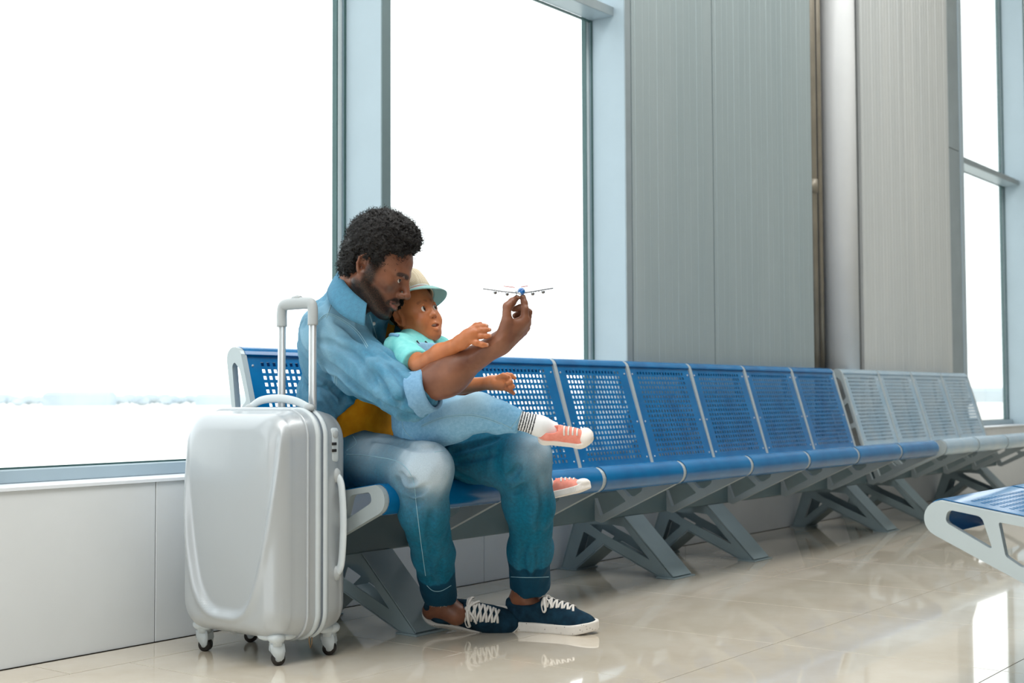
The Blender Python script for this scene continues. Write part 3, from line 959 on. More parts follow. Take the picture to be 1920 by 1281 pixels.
def ridge(x, y, z, d, scale, stretch=3.5, seed=0.0):
    """long soft creases running along direction d"""
    d = np.asarray(d, float); d = d/np.linalg.norm(d)
    al = x*d[0]+y*d[1]+z*d[2]
    qx, qy, qz = x-al*d[0]*(1-1/stretch), y-al*d[1]*(1-1/stretch), z-al*d[2]*(1-1/stretch)
    w = 0.35/scale*vnoise(x*scale*0.5+seed, y*scale*0.5, z*scale*0.5+3)
    n = vnoise((qx+w)*scale+seed, (qy+w)*scale+1.7, (qz-w)*scale+seed*2)
    return (1-np.abs(n)*2.0)
def near(x, y, z, c, r): return np.exp(-((x-c[0])**2+(y-c[1])**2+(z-c[2])**2)/(r*r))

# ------------------------------------------------------------------ skin and cloth materials
def skin_mat(name, base, dark, light, lipc, beardc=None):
    m = NT(name, 0.42, 0, base, 0.45)
    m.b.inputs['Subsurface Weight'].default_value = 0.06
    m.b.inputs['Subsurface Radius'].default_value = (0.012, 0.005, 0.003)
    c = m.ramp(m.noise(14, 4), [(0.3, dark), (0.7, light)])
    c = m.mix(m.attr('lip'), c, lipc)
    c = m.mix(m.attr('nail'), c, rgb(196, 150, 128))
    if beardc:
        sp = m.ramp(m.noise(420, 2), [(0.38, (0, 0, 0, 1)), (0.60, (1, 1, 1, 1))])
        f = m.math('MULTIPLY', m.attr('beard'), m.math('ADD', m.math('MULTIPLY', sp, 0.25), 0.78))
        c = m.mix(f, c, beardc)
    m.color(c)
    m.bump(m.noise(260, 3), 0.10, 0.0008)
    return m
m_skin = skin_mat('skin_deep_brown', rgb(116, 73, 54), rgb(104, 63, 46), rgb(140, 92, 68), rgb(156, 100, 96), rgb(10, 8, 8))
m_skin2 = skin_mat('skin_warm_brown', rgb(180, 110, 68), rgb(168, 98, 58), rgb(200, 126, 82), rgb(170, 98, 88))
m_eyew = NT('eye', 0.12, 0, rgb(235, 230, 226))
m_hair = NT('black_curly_hair', 0.55, 0, rgb(14, 13, 13), 0.3)
m_hair.color(m_hair.ramp(m_hair.noise(220, 3), [(0.3, rgb(7, 7, 8)), (0.75, rgb(34, 31, 30))]))
def eye_mat(name):
    m = NT(name, 0.08, 0, rgb(235, 230, 226))
    a = m.attr('iris')
    c = m.ramp(a, [(0.0, rgb(232, 228, 224)), (0.44, rgb(232, 226, 220)), (0.50, rgb(38, 24, 16)), (0.75, rgb(58, 34, 20)), (0.80, rgb(6, 5, 5))])
    m.color(c); return m
m_eye = eye_mat('eyeball')
def denim(name, lo, hi, fade_and_light=None, dark=None, tw=0.2):
    m = NT(name, 0.82, 0, lo, 0.2)
    n1 = m.noise(110, 5, 0.7); n2 = m.noise(900, 2, 0.5, m.mapping((1, 1, 0.35)))
    c = m.ramp(n1, [(0.28, lo), (0.74, hi)])
    c = m.mix(m.math('MULTIPLY', n2, tw), c, tuple(min(1, q*1.8+0.012) for q in hi[:3])+(1,))
    if fade_and_light: c = m.mix(m.math('MULTIPLY', m.attr('fade_and_light'), m.math('ADD', 0.6, m.math('MULTIPLY', n2, 0.55))), c, fade_and_light)
    if dark: c = m.mix(m.attr('dark'), c, dark)
    m.color(c)
    m.bump(n2, 0.28, 0.0008)
    return m
m_shirt = denim('washed_denim_shirt', rgb(6, 78, 110), rgb(32, 116, 150), rgb(150, 192, 214))
m_cuff = denim('denim_wrong_side', rgb(98, 142, 176), rgb(126, 166, 196))
m_jean = denim('blue_jeans', rgb(0, 74, 98), rgb(2, 106, 136), rgb(200, 216, 228), rgb(0, 50, 74), 0.10)
m_over = denim('pale_denim', rgb(88, 146, 188), rgb(134, 182, 216), rgb(176, 206, 220))
m_tee = NT('mustard_jersey', 0.85, 0, rgb(214, 138, 20), 0.2)
m_tee.color(m_tee.ramp(m_tee.noise(30, 4), [(0.3, rgb(218, 138, 8)), (0.7, rgb(236, 160, 26))]))
m_mint = NT('mint_jersey', 0.85, 0, rgb(120, 206, 206), 0.2)
m_mint.color(m_mint.ramp(m_mint.noise(40, 4), [(0.3, rgb(112, 200, 200)), (0.7, rgb(140, 218, 216))]))
m_stitch = NT('seam_thread', 0.8, 0, rgb(150, 190, 205))
m_thread = NT('white_fray', 0.85, 0, rgb(226, 222, 218))
m_button = NT('pearl_button', 0.25, 0, rgb(225, 230, 230))

# ------------------------------------------------------------------ head builder (local: x = own right, y = forward, z = up)
def build_head(s, child=False):
    F = Field((-0.105, -0.135, -0.20), (0.105, 0.150, 0.150), 0.0017)
    if not child:
        F.ell((0, -0.010, 0.044), (0.075, 0.083, 0.077), 0.0)
        F.ell((0, 0.034, 0.005), (0.064, 0.060, 0.075), 0.02)
        F.ell((0, 0.036, -0.050), (0.050, 0.052, 0.062), 0.02)
        F.ell((0, 0.030, 0.052), (0.060, 0.058, 0.046), 0.02)
        for q in (-1, 1):
            F.cap((q*0.060, -0.004, -0.050), (q*0.030, 0.062, -0.098), 0.018, 0.017, 0.025)
            F.cap((q*0.066, 0.004, -0.002), (q*0.060, -0.002, -0.052), 0.014, 0.016, 0.02)
            F.cap((q*0.050, 0.058, -0.018), (q*0.062, 0.022, -0.012), 0.015, 0.012, 0.02)
        F.cap((-0.014, 0.078, -0.104), (0.014, 0.078, -0.104), 0.018, 0.018, 0.02)
        for q in (-1, 1): F.cap((q*0.010, 0.085, 0.022), (q*0.044, 0.070, 0.022), 0.0095, 0.008, 0.014)
    else:
        F.ell((0, -0.015, 0.040), (0.082, 0.098, 0.086), 0.0)
        F.ell((0, 0.034, 0.000), (0.068, 0.060, 0.070), 0.02)
        F.ell((0, 0.034, -0.045), (0.058, 0.052, 0.058), 0.025)
        for q in (-1, 1):
            F.ell((q*0.040, 0.056, -0.040), (0.028, 0.030, 0.028), 0.02)
            F.cap((q*0.052, 0.0, -0.045), (q*0.022, 0.060, -0.086), 0.024, 0.020, 0.03)
        F.ell((0, 0.066, -0.090), (0.018, 0.016, 0.014), 0.02)
    # neck
    F.cap((0, -0.030, -0.040), (0, 0.002 if not child else -0.045, -0.160), 0.049 if not child else 0.040, 0.036 if not child else 0.042, 0.03)
    # sockets
    for q in (-1, 1):
        F.ell((q*0.032, 0.098, 0.004), (0.019, 0.015, 0.013), 0.012, mode='cut')
        F.ell((q*0.032, 0.0735 if not child else 0.0715, 0.002), (0.0160, 0.0142, 0.0135) if not child else (0.0198, 0.0172, 0.0178), 0.004)
    # nose
    if not child:
        F.cap((0, 0.088, 0.014), (0, 0.111, -0.026), 0.0075, 0.0095, 0.012)
        F.ell((0, 0.111, -0.031), (0.0115, 0.011, 0.010), 0.006)
        for q in (-1, 1): F.ell((q*0.0135, 0.099, -0.035), (0.0085, 0.0105, 0.0085), 0.006)
        for q in (-1, 1): F.ell((q*0.0075, 0.103, -0.0425), (0.0042, 0.006, 0.0038), 0.003, mode='cut')
    else:
        F.cap((0, 0.080, 0.002), (0, 0.091, -0.022), 0.006, 0.008, 0.012)
        F.ell((0, 0.095, -0.026), (0.0115, 0.010, 0.0090), 0.006)
        for q in (-1, 1): F.ell((q*0.0125, 0.088, -0.029), (0.0085, 0.0085, 0.0070), 0.005)
        for q in (-1, 1): F.ell((q*0.0070, 0.092, -0.0350), (0.0036, 0.005, 0.0030), 0.002, mode='cut')
    # muzzle and lips
    mz = -0.066 if not child else -0.060
    my = 0.0 if not child else -0.010
    F.ell((0, 0.078+my, mz), (0.028, 0.024, 0.024), 0.016)
    op = 0.0 if not child else 0.0065
    up = [(-0.024, 0.084, 0.001), (-0.012, 0.096, 0.005), (0, 0.0995, 0.004), (0.012, 0.096, 0.005), (0.024, 0.084, 0.001)]
    lo_ = [(-0.022, 0.084, -0.002), (-0.011, 0.095, -0.008-op), (0, 0.098, -0.010-op), (0.011, 0.095, -0.008-op), (0.022, 0.084, -0.002)]
    if child: up = [(x*0.86, y, z) for x, y, z in up]; lo_ = [(x*0.86, y, z) for x, y, z in lo_]
    U = [(x, y+my, z+mz+0.0015) for x, y, z in up]; Lw = [(x, y+my, z+mz-0.001) for x, y, z in lo_]
    F.chain(U, [0.003, 0.0052, 0.0055, 0.0052, 0.003], 0.004)
    F.chain(Lw, [0.003, 0.006, 0.0068, 0.006, 0.003], 0.004)
    if child: F.ell((0, 0.096+my, mz-0.0025), (0.0215, 0.013, 0.0056), 0.002, mode='cut')
    else: F.chain([(-0.022, 0.094, mz-0.001), (0, 0.107, mz-0.0015), (0.022, 0.094, mz-0.001)], [0.0012, 0.0018, 0.0012], 0.002, mode='cut')
    # eyelid opening
    for q in (-1, 1):
        oz = 0.0068 if not child else 0.0118
        F.ell((q*(0.0345 if not child else 0.033), 0.090, 0.0008 if not child else 0.0015), (0.0150 if not child else 0.0168, 0.0115, oz), 0.0015, mode='cut')
        # brow and lid crease
        F.chain([(q*0.0185, 0.0865, 0.0105), (q*0.032, 0.0885, 0.0135 if not child else 0.017), (q*0.045, 0.079, 0.0105)], [0.0022, 0.003, 0.002], 0.004)
    # ears
    for q in (-1, 1):
        ex = 0.0775 if not child else 0.080
        ca, sa = math.cos(0.35), math.sin(0.35)
        R = np.array([[ca, -q*sa, 0], [q*sa, ca, 0], [0, 0, 1]])
        R = R@np.array([[1, 0, 0], [0, math.cos(0.2), -math.sin(0.2)], [0, math.sin(0.2), math.cos(0.2)]])
        c = np.array((q*ex, -0.012, -0.004))
        F.ell(c, (0.0075, 0.0175, 0.0305), 0.006, R=R)
        F.ell(c+np.array((q*0.0065, 0.002, 0.002)), (0.0065, 0.0115, 0.0225), 0.003, R=R, mode='cut')
        F.ell(c+np.array((q*0.003, -0.001, -0.006)), (0.008, 0.0075, 0.0095), 0.003, R=R, mode='cut')
        F.chain([c+R@np.array(p) for p in ((q*0.003, 0.010, 0.006), (q*0.0045, 0.012, 0.022), (q*0.005, 0.000, 0.031), (q*0.006, -0.014, 0.020), (q*0.006, -0.016, 0.0), (q*0.004, -0.008, -0.022))], [0.0028]*6, 0.003)
        F.ell(c+R@np.array((q*0.003, 0.010, -0.004)), (0.004, 0.004, 0.006), 0.003)
        F.ell(c+R@np.array((q*0.002, 0.002, -0.026)), (0.005, 0.008, 0.007), 0.004)
    V, Q = F.mesh()
    V = relax(V, Q, 1, 0.35)
    # masks
    x, y, z = V.T
    def dist_chain(pts):
        d = np.full(len(V), 9.0)
        for a, b in zip(pts[:-1], pts[1:]):
            a = np.array(a); b = np.array(b); ab = b-a
            t = np.clip(((V-a)@ab)/(ab@ab), 0, 1); d = np.minimum(d, np.linalg.norm(V-a-t[:, None]*ab, axis=1))
        return d
    lip = np.clip(1.0-(np.minimum(dist_chain(U)-0.0046, dist_chain(Lw)-0.0062))/0.0016, 0, 1)*(y > 0.083+my)
    brow = np.zeros(len(V))
    for q in (-1, 1):
        d = dist_chain([(q*0.014, 0.094, 0.0175 if not child else 0.0285), (q*0.032, 0.093, 0.034 if child else 0.0215), (q*0.050, 0.078, 0.0165 if not child else 0.0255)])
        brow = np.maximum(brow, np.clip(1-(d-0.0045)/0.004, 0, 1))
    beard = brow*(0.9 if not child else 0.45)
    if not child:
        jaw = smoothst(-0.028, -0.052, z+0.25*(0.05-y)*0.4)*smoothst(-0.035, -0.015, y)
        cheek = smoothst(0.008, -0.014, z-(0.075-y)*0.75-(-0.062))       # beard line falls towards the mouth
        side = smoothst(0.054, 0.062, np.abs(x))*smoothst(-0.012, 0.008, y)*smoothst(0.040, 0.022, y)*smoothst(-0.11, -0.09, z)
        mous = np.clip(1-(dist_chain([(-0.030, 0.082, mz-0.004), (-0.020, 0.095, mz+0.010), (0, 0.103, mz+0.0145), (0.020, 0.095, mz+0.010), (0.030, 0.082, mz-0.004)])-0.0065)/0.005, 0, 1)
        chin = smoothst(mz-0.004, mz-0.016, z)
        b = np.maximum(np.maximum(jaw*cheek, side), np.maximum(mous, chin*smoothst(-0.045, -0.02, y)))
        b *= smoothst(-0.135, -0.120, z)*0.4+0.6
        b *= 1-smoothst(-0.150, -0.165, z)
        beard = np.maximum(beard, b*(1-lip))
    return V*s, Q, dict(lip=lip, beard=beard)
def xform(V, org, ax): return np.asarray(org)+V@np.asarray(ax).T       # ax columns = local axes in world
def eyes(org, ax, s, gaze, parent, name='eye', er=0.0128, ey=0.0735, ir=1.0):
    for q in (-1, 1):
        c = np.array((q*0.032, ey, 0.0015))*s
        a = Acc().sphere((0, 0, 0), er*s, 28, 18)
        V = np.array(a.v); g = np.array(gaze, float); g /= np.linalg.norm(g)
        ang = np.degrees(np.arccos(np.clip((V/np.linalg.norm(V, axis=1)[:, None])@g, -1, 1)))
        me = from_pd(xform(V+c, org, ax), a.f)
        set_attr(me, 'iris', np.interp(ang/ir, [0, 10, 12, 25, 29, 60], [1.0, 0.9, 0.7, 0.6, 0.42, 0]))
        link(name, me, m_eye, parent, True)
def axes_from(az, pitch, roll, base_r=None, base_f=None):
    """az: turn towards the camera from image-right; pitch: up positive; returns matrix with columns x(right), y(forward), z(up)"""
    r0 = np.array([_r[0], _r[1], 0.0]); f0 = np.array([_f[0], _f[1], 0.0]); f0 /= np.linalg.norm(f0)
    fw = math.cos(az)*r0-math.sin(az)*f0
    zz = np.array([0, 0, 1.0])
    y = math.cos(pitch)*fw+math.sin(pitch)*zz
    z = -math.sin(pitch)*fw+math.cos(pitch)*zz
    x = np.cross(y, z)
    x2 = math.cos(roll)*x-math.sin(roll)*z; z2 = math.sin(roll)*x+math.cos(roll)*z
    return np.stack([x2, y, z2], 1)

# ================================================================== the man
from mathutils.bvhtree import BVHTree
def bvh_of(V, Q): return BVHTree.FromPolygons([tuple(v) for v in V], [tuple(int(i) for i in q) for q in Q])
def onto(bvh, pts, lift=0.001, dmax=8.0):
    out = []
    for px, py in pts:
        o = Vector(EYE); d = Vector(P(px, py, 1.0)-EYE).normalized()
        h = bvh.ray_cast(o, d, dmax)
        if h[0] is not None: out.append(np.array(h[0]-d*lift))
    return out
def seam(name, bvh, pts, mat, parent, r=0.0011, n=10, lift=0.0006, flat=None):
    dense = [tuple(q[:2]) for q in catmull([(a, b, 0) for a, b in pts], n)]
    p = onto(bvh, dense, lift)
    if len(p) < 3: return None
    q = [p[0]]
    for a in p[1:]:
        if np.linalg.norm(a-q[-1]) < 0.05: q.append(a)
    if len(q) < 3: return None
    return tube(name, q, r, mat, parent, 5)
UP = np.array([0, 0, 1.0]); R0 = np.array([_r[0], _r[1], 0]); F0 = np.array([_f[0], _f[1], 0]); F0 = F0/np.linalg.norm(F0)

man = empty('person', (2.84, 2.75, 0.44), label='man in denim shirt and blue jeans sitting on the bench, holding up a toy plane', cat='person')
def mp(o):        # parent keeping world placement
    o.parent = man; o.matrix_parent_inverse = Matrix.Translation((-2.84, -2.75, -0.44)); return o

SHR = P(620, 632, 3.69); SHL = P(728, 610, 3.96)
LAT = (SHL-SHR); LAT[2] = 0; LAT /= np.linalg.norm(LAT)
FWD = np.cross(UP, LAT)
if FWD[1] > 0: FWD = -FWD
TR = np.stack([LAT, FWD, UP], 1)
CH = P(657, 655, 3.83); BE = P(660, 752, 3.90); HP = P(676, 838, 3.93); NB = P(668, 560, 3.745)
ELR = P(764, 744, 3.53); WRR = P(934, 646, 3.46)
KNR = P(797, 882, 3.58); KNL = P(982, 860, 3.70)
HR = P(648, 862, 3.88); HL = P(752, 846, 4.02)
ANR = P(832, 1118, 3.88); ANL = P(984, 1105, 3.97)

# ---- head
mh_s = np.array([0.97, 1.07, 0.97])
m_ax = axes_from(math.radians(7), math.radians(-27), 0)
m_org = P(701, 503, 3.665)
hV, hQ, hm = build_head(mh_s)
hW = xform(hV, m_org, m_ax)

# ---- hand holding the plane, forearm
HD = 3.46
lo = np.minimum(ELR, WRR)-0.08; hi = np.maximum(np.maximum(ELR, WRR), P(1000, 550, 3.4))+0.08
F = Field(lo, hi, 0.0021)
fa = ELR*0.45+WRR*0.55
F.cap(ELR, fa, 0.046, 0.041, 0.01); F.cap(fa, WRR, 0.041, 0.0275, 0.03)
F.ell(P(835, 712, 3.50), (0.050, 0.050, 0.045), 0.04)
def H_(px, py, dd=0.0): return P(px, py, HD+dd)
# palm: wrist to the four knuckles
kn = [H_(984, 600, -0.012), H_(987, 606, 0.010), H_(985, 614, 0.030), H_(980, 622, 0.046)]
for i, k_ in enumerate(kn): F.cap(H_(940+i*1, 641+i*2, -0.010+0.012*i), k_, 0.0195, 0.0118, 0.016)
F.cap(WRR, H_(962, 622, 0.012), 0.027, 0.023, 0.02)
# thumb
F.cap(H_(941, 636, -0.022), H_(950, 603, -0.030), 0.0185, 0.0125, 0.015)
F.chain([H_(950, 603, -0.030), H_(951, 575, -0.024), H_(961, 566, -0.012), H_(969, 558, 0.0)], [0.0118, 0.0112, 0.0098, 0.0072], 0.005)
F.cap(H_(951, 610, -0.02), H_(976, 606, -0.008), 0.013, 0.011, 0.018)
# index finger
F.chain([kn[0], H_(984, 580, -0.012), H_(983, 568, -0.005), H_(980.5, 557, 0.001)], [0.0118, 0.0098, 0.0086, 0.0068], 0.005)
# middle, ring, little fingers curled towards the palm
F.chain([kn[1], H_(991, 586, 0.014), H_(976, 577, 0.012), H_(963, 580, 0.006)], [0.0115, 0.0098, 0.0086, 0.0072], 0.005)
F.chain([kn[2], H_(990, 594, 0.034), H_(975, 587, 0.030), H_(965, 592, 0.022)], [0.0110, 0.0094, 0.0082, 0.0070], 0.005)
F.chain([kn[3], H_(984, 606, 0.052), H_(972, 598, 0.046), H_(966, 602, 0.038)], [0.0100, 0.0084, 0.0074, 0.0062], 0.005)
F.fold(lambda x, y, z: -0.0009*ridge(x, y, z, WRR-ELR, 60, 5), P(935, 660, HD-0.1)-0.06, P(990, 560, HD+0.1)+0.06)
aV, aQ = F.mesh(); aV = relax(aV, aQ, 1, 0.3)

# ---- inner limbs, ankles, left arm and hand (mostly inside the clothes)
F = Field(np.minimum.reduce([SHR, KNR, ANR, KNL, HP])-0.16, np.maximum.reduce([SHL, HL, ANL, KNL, NB])+0.14, 0.006)
F.cap(NB-UP*0.10+F0*0.02, CH, 0.04, 0.07, 0.02); F.cap(CH, BE, 0.07, 0.07, 0.02); F.cap(BE, HP, 0.07, 0.08, 0.02); F.cap(SHR, SHL, 0.045, 0.045, 0.03); F.cap(SHR, ELR, 0.045, 0.036, 0.02)
F.cap(HR, KNR, 0.055, 0.045, 0.02); F.cap(HL, KNL, 0.055, 0.045, 0.02); F.cap(HR, HL, 0.06, 0.06, 0.02)
F.cap(KNR, ANR, 0.042, 0.036, 0.02); F.cap(KNL, ANL, 0.042, 0.036, 0.02)
LH = P(846, 748, 3.86); F.cap(SHL, P(800, 715, 3.86), 0.045, 0.036, 0.02)
iV, iQ = F.mesh(); iV = relax(iV, iQ, 1, 0.4)
def ankle(an, toe, up=UP):
    F = Field(np.minimum(an, toe)-0.12, np.maximum(an, toe)+0.12, 0.003)
    F.cap(an+UP*0.09, an, 0.040, 0.0375, 0.01); F.cap(an, an*0.6+toe*0.4-UP*0.01, 0.038, 0.034, 0.02)
    F.ell(an-F0*0.034+UP*0.002, (0.011, 0.011, 0.013), 0.02); F.cap(an, an*1.25-toe*0.25-UP*0.035, 0.028, 0.026, 0.02)
    V, Q = F.mesh(); return relax(V, Q, 1, 0.4), Q
k1 = ankle(P(826, 1132, 3.90), P(900, 1165, 3.86)); k2 = ankle(P(984, 1120, 3.97), P(1050, 1165, 3.93))
# left hand, resting behind the child's waist
F = Field(LH-0.16, LH+0.16, 0.0026)
F.cap(P(800, 715, 3.86), LH, 0.036, 0.026, 0.01)
for i in range(4):
    b0 = LH+R0*0.045-UP*(0.010+0.019*i-0.03)-F0*0.01
    F.cap(LH, b0, 0.022, 0.0115, 0.014)
    F.chain([b0, b0+R0*0.030-F0*0.016-UP*0.004, b0+R0*0.038-F0*0.038-UP*0.008], [0.0112, 0.0095, 0.0075], 0.004)
F.chain([LH+UP*0.01, LH+UP*0.035-F0*0.025+R0*0.02, LH+UP*0.042-F0*0.045+R0*0.045], [0.016, 0.012, 0.009], 0.01)
lV, lQ = F.mesh(); lV = relax(lV, lQ, 1, 0.3)
bV, bQ = join_vq([(hW, hQ), (aV, aQ), (iV, iQ), k1, k2, (lV, lQ)])
me = mesh_from(bV, bQ)
z0 = np.zeros(len(bV)); l_ = z0.copy(); l_[:len(hV)] = hm['lip']; be_ = z0.copy(); be_[:len(hV)] = hm['beard']
nail = z0.copy()
W2 = bV[len(hV):len(hV)+len(aV)]
for tip, off in ((H_(971, 556, -0.004), 0), (H_(982, 553.5, -0.006), 0)):
    nail[len(hV):len(hV)+len(aV)] = np.maximum(nail[len(hV):len(hV)+len(aV)], np.clip(1-(np.linalg.norm(W2-tip, axis=1)-0.0055)/0.001, 0, 1))
set_attr(me, 'lip', l_); set_attr(me, 'beard', be_); set_attr(me, 'nail', nail)
mp(link('body', me, m_skin, None, True))
e_par = man
for q in (0,):
    n0 = len(bpy.data.objects)
    eyes(m_org, m_ax*mh_s[None, :]/0.97, 0.97, (0.30, 1.0, 0.12), None)
for o in [o for o in COL.objects if o.name.startswith('eye') and o.parent is None]: mp(o)

# ---- hair: clumped curls
def build_hair(s):
    F = Field((-0.12, -0.16, -0.09), (0.12, 0.12, 0.20), 0.0021)
    F.ell((0, -0.012, 0.070), (0.092, 0.089, 0.096), 0.0)
    F.ell((0, 0.004, 0.110), (0.076, 0.072, 0.060), 0.02)
    F.ell((0, -0.048, 0.005), (0.078, 0.042, 0.072), 0.02)
    F.ell((0, 0.040, 0.122), (0.058, 0.034, 0.030), 0.015)
    # clear the face, the ears and the nape
    F.ell((0, 0.130, 0.030), (0.100, 0.078, 0.102), 0.008, mode='cut')
    for q in (-1, 1):
        F.ell((q*0.105, 0.030, -0.050), (0.05, 0.062, 0.080), 0.008, mode='cut')
        F.ell((q*0.100, 0.060, 0.032), (0.050, 0.046, 0.055), 0.006, mode='cut')
        F.ell((q*0.092, -0.012, -0.008), (0.022, 0.022, 0.036), 0.004, mode='cut')
    F.half((0, -0.05, -0.062), (0, 0.25, -1), 0.01)
    F.fold(lambda x, y, z: 0.0085*fbm(x, y, z, 95, 2)+0.0045*vnoise(x*230, y*230, z*230)-0.002, band=0.022)
    return F.mesh()
rV, rQ = build_hair(1)
hair = mp(link('hair', mesh_from(xform(rV*mh_s, m_org, m_ax), rQ), m_hair, None, True))
rs = np.random.RandomState(5)
sel = rs.choice(len(rV), 5200, replace=False)
curl_v = []; curl_f = []; cnt = 0
ctr = np.array((0, -0.02, 0.05))
for i in sel:
    p = rV[i]; n = (p-ctr)/np.linalg.norm(p-ctr)
    if np.dot(p-ctr, n) < 0.06: continue
    t = rs.randn(3); t -= n*(t@n); t /= np.linalg.norm(t); b = np.cross(n, t)
    R_ = rs.uniform(0.0016, 0.0034); k0 = rs.uniform(0, 6.28); L_ = rs.uniform(0.005, 0.013); w = 0.0006
    last = None
    for k in range(7):
        a_ = k0+k*1.15; c = p+n*(L_*k/6-0.001)+R_*(math.cos(a_)*t+math.sin(a_)*b)
        u = (math.cos(a_)*t+math.sin(a_)*b)*w
        curl_v += [c-u, c+u]
        if k: m_ = cnt+2*k; curl_f.append((m_-2, m_-1, m_+1, m_))
    cnt += 14
cv = xform(np.array(curl_v)*mh_s, m_org, m_ax)
o = link('curls', mesh_from(cv, np.array(curl_f)), m_hair, None, True, 'stuff'); o.parent = hair

# ---- t-shirt and denim shirt
lo = np.minimum.reduce([SHR, ELR, HP, BE])-0.22; hi = np.maximum.reduce([SHL, NB, HP])+0.20
lo[2] = 0.44; hi[2] = 1.06
def torso(F, g):
    F.ell(CH+UP*0.01, (0.165+g, 0.108+g, 0.150+g), 0.0, TR)
    F.ell(BE, (0.150+g, 0.108+g, 0.140+g), 0.05, TR)
    F.ell(HP-UP*0.005, (0.158+g, 0.115+g, 0.10+g), 0.05, TR)
    F.cap(SHR+UP*0.012+LAT*0.02, NB-UP*0.030-F0*0.015, 0.056+g, 0.052+g, 0.05)
    F.cap(SHL+UP*0.012-LAT*0.02, NB-UP*0.030, 0.052+g, 0.046+g, 0.05)
    F.cap(NB-UP*0.03, NB, 0.058+g, 0.052+g, 0.02)
    return F
F = torso(Field(lo, hi, 0.004), 0.0)
F.fold(lambda x, y, z: -0.004*ridge(x, y, z, LAT*0.9-UP*0.35, 26, 4, 2.0)*smoothst(0.80, 0.66, z))
V, Q = F.mesh(); V = relax(V, Q, 1, 0.4)
tee = mp(link('tee_shirt', mesh_from(V, Q), m_tee, None, True))

F = torso(Field(lo, hi, 0.0036), 0.013)
F.cap(BE-FWD*0.02, HP-UP*0.02, 0.140, 0.150, 0.04)
# open front: everything in front of the placket edge
def opening(x, y, z):
    u = (x-BE[0])*LAT[0]+(y-BE[1])*LAT[1]
    f = (x-BE[0])*FWD[0]+(y-BE[1])*FWD[1]
    ue = np.interp(z, [0.40, 0.50, 0.62, 0.72, 0.80, 0.90, 0.98], [-0.215, -0.205, -0.165, -0.105, -0.085, -0.075, -0.060])
    return np.maximum(np.maximum(ue-u, u-0.14), 0.02-f)+0*x*y*z
F.op(opening, F.lo, [a[-1] for a in F.ax], 0.006, 'cut')
F.half(P(640, 872, 3.8), (0, 0, -1), 0.004)
# right sleeve (near arm) up to the rolled cuff
q1 = P(700, 700, 3.62)
F.cap(SHR, q1, 0.074, 0.066, 0.035); F.cap(q1, ELR, 0.066, 0.054, 0.03)
CU0, CU1 = P(770, 742, 3.525), P(800, 735, 3.505)
F.cap(CU0, P(784, 739, 3.515), 0.050, 0.047, 0.02)
F.cap(SHL, P(800, 715, 3.86), 0.074, 0.060, 0.03)
SD = q1-SHR; SD /= np.linalg.norm(SD)
def fold_shirt(x, y, z):
    a = -0.0100*ridge(x, y, z, SD*0.55-UP*0.7+F0*0.2, 17, 4, 1.0)*near(x, y, z, P(620, 700, 3.7), 0.22)
    a += -0.0100*ridge(x, y, z, np.cross(SD, F0)*0.8+SD*0.4, 20, 4, 4.0)*near(x, y, z, P(735, 725, 3.55), 0.10)
    a += -0.0085*ridge(x, y, z, UP*1.0+R0*0.35, 19, 4, 8.0)*smoothst(0.76, 0.62, z)
    a += -0.0050*ridge(x, y, z, SD*0.9+UP*0.3, 22, 3.5, 6.0)
    a += -0.0035*ridge(x, y, z, SD*0.8-UP*0.6, 42, 3.5, 11.0)
    return a
F.fold(fold_shirt)
def carve(F, lines, dense=6):
    V, Q = F.mesh(); b = bvh_of(V, Q)
    for pts, r, dp in lines:
        q = onto(b, [tuple(p[:2]) for p in catmull([(a, c, 0) for a, c in pts], dense)], 0.0)
        n = len(q)
        if n < 3: continue
        for i in range(n-1):
            if np.linalg.norm(q[i+1]-q[i]) > 0.06: continue
            t = math.sin(math.pi*(i+0.5)/n)**0.6
            d = (q[i]-EYE)/np.linalg.norm(q[i]-EYE)
            if dp >= 0: F.cap(q[i]-d*(r-dp*t), q[i+1]-d*(r-dp*t), r, r, 0.010, mode='cut')
            else: F.cap(q[i]+d*(r+dp*t*0.9), q[i+1]+d*(r+dp*t*0.9), r, r, 0.014)
carve(F, [([(590, 662), (612, 684), (645, 708), (690, 742), (735, 770), (772, 784)], 0.010, 0.016),
          ([(704, 690), (722, 712), (738, 738), (748, 762)], 0.008, 0.010), ([(724, 684), (744, 704), (758, 728), (764, 752)], 0.007, 0.009),
          ([(672, 676), (690, 700), (704, 726)], 0.008, 0.008), ([(600, 640), (640, 652), (680, 676)], 0.009, 0.007),
          ([(588, 700), (612, 716), (650, 752)], 0.008, 0.011), ([(580, 728), (606, 738), (640, 780)], 0.008, 0.010), ([(650, 735), (640, 770), (632, 812)], 0.007, 0.008),
          ([(600, 760), (616, 790), (622, 820)], 0.008, 0.009), ([(666, 760), (656, 790), (645, 815)], 0.007, 0.007),
          ([(640, 640), (672, 652), (705, 690)], 0.008, -0.006), ([(712, 690), (731, 712), (746, 744)], 0.008, -0.006), ([(592, 690), (625, 708), (660, 740)], 0.008, -0.006),
          ([(632, 600), (650, 612), (676, 640)], 0.007, 0.006)])
sV, sQ = F.mesh(); sV = relax(sV, sQ, 1, 0.35)
me = mesh_from(sV, sQ)
fade_and_light = 0.55*near(sV[:, 0], sV[:, 1], sV[:, 2], P(600, 600, 3.6), 0.13)+0.25*near(sV[:, 0], sV[:, 1], sV[:, 2], P(590, 660, 3.6), 0.12)  # highlight on shoulder and upper back put into the colour
fade_and_light += 0.35*np.clip(-fold_shirt(sV[:, 0], sV[:, 1], sV[:, 2])/0.012, 0, 1)  # crests paled for fold contrast the soft light lacks, along with wear
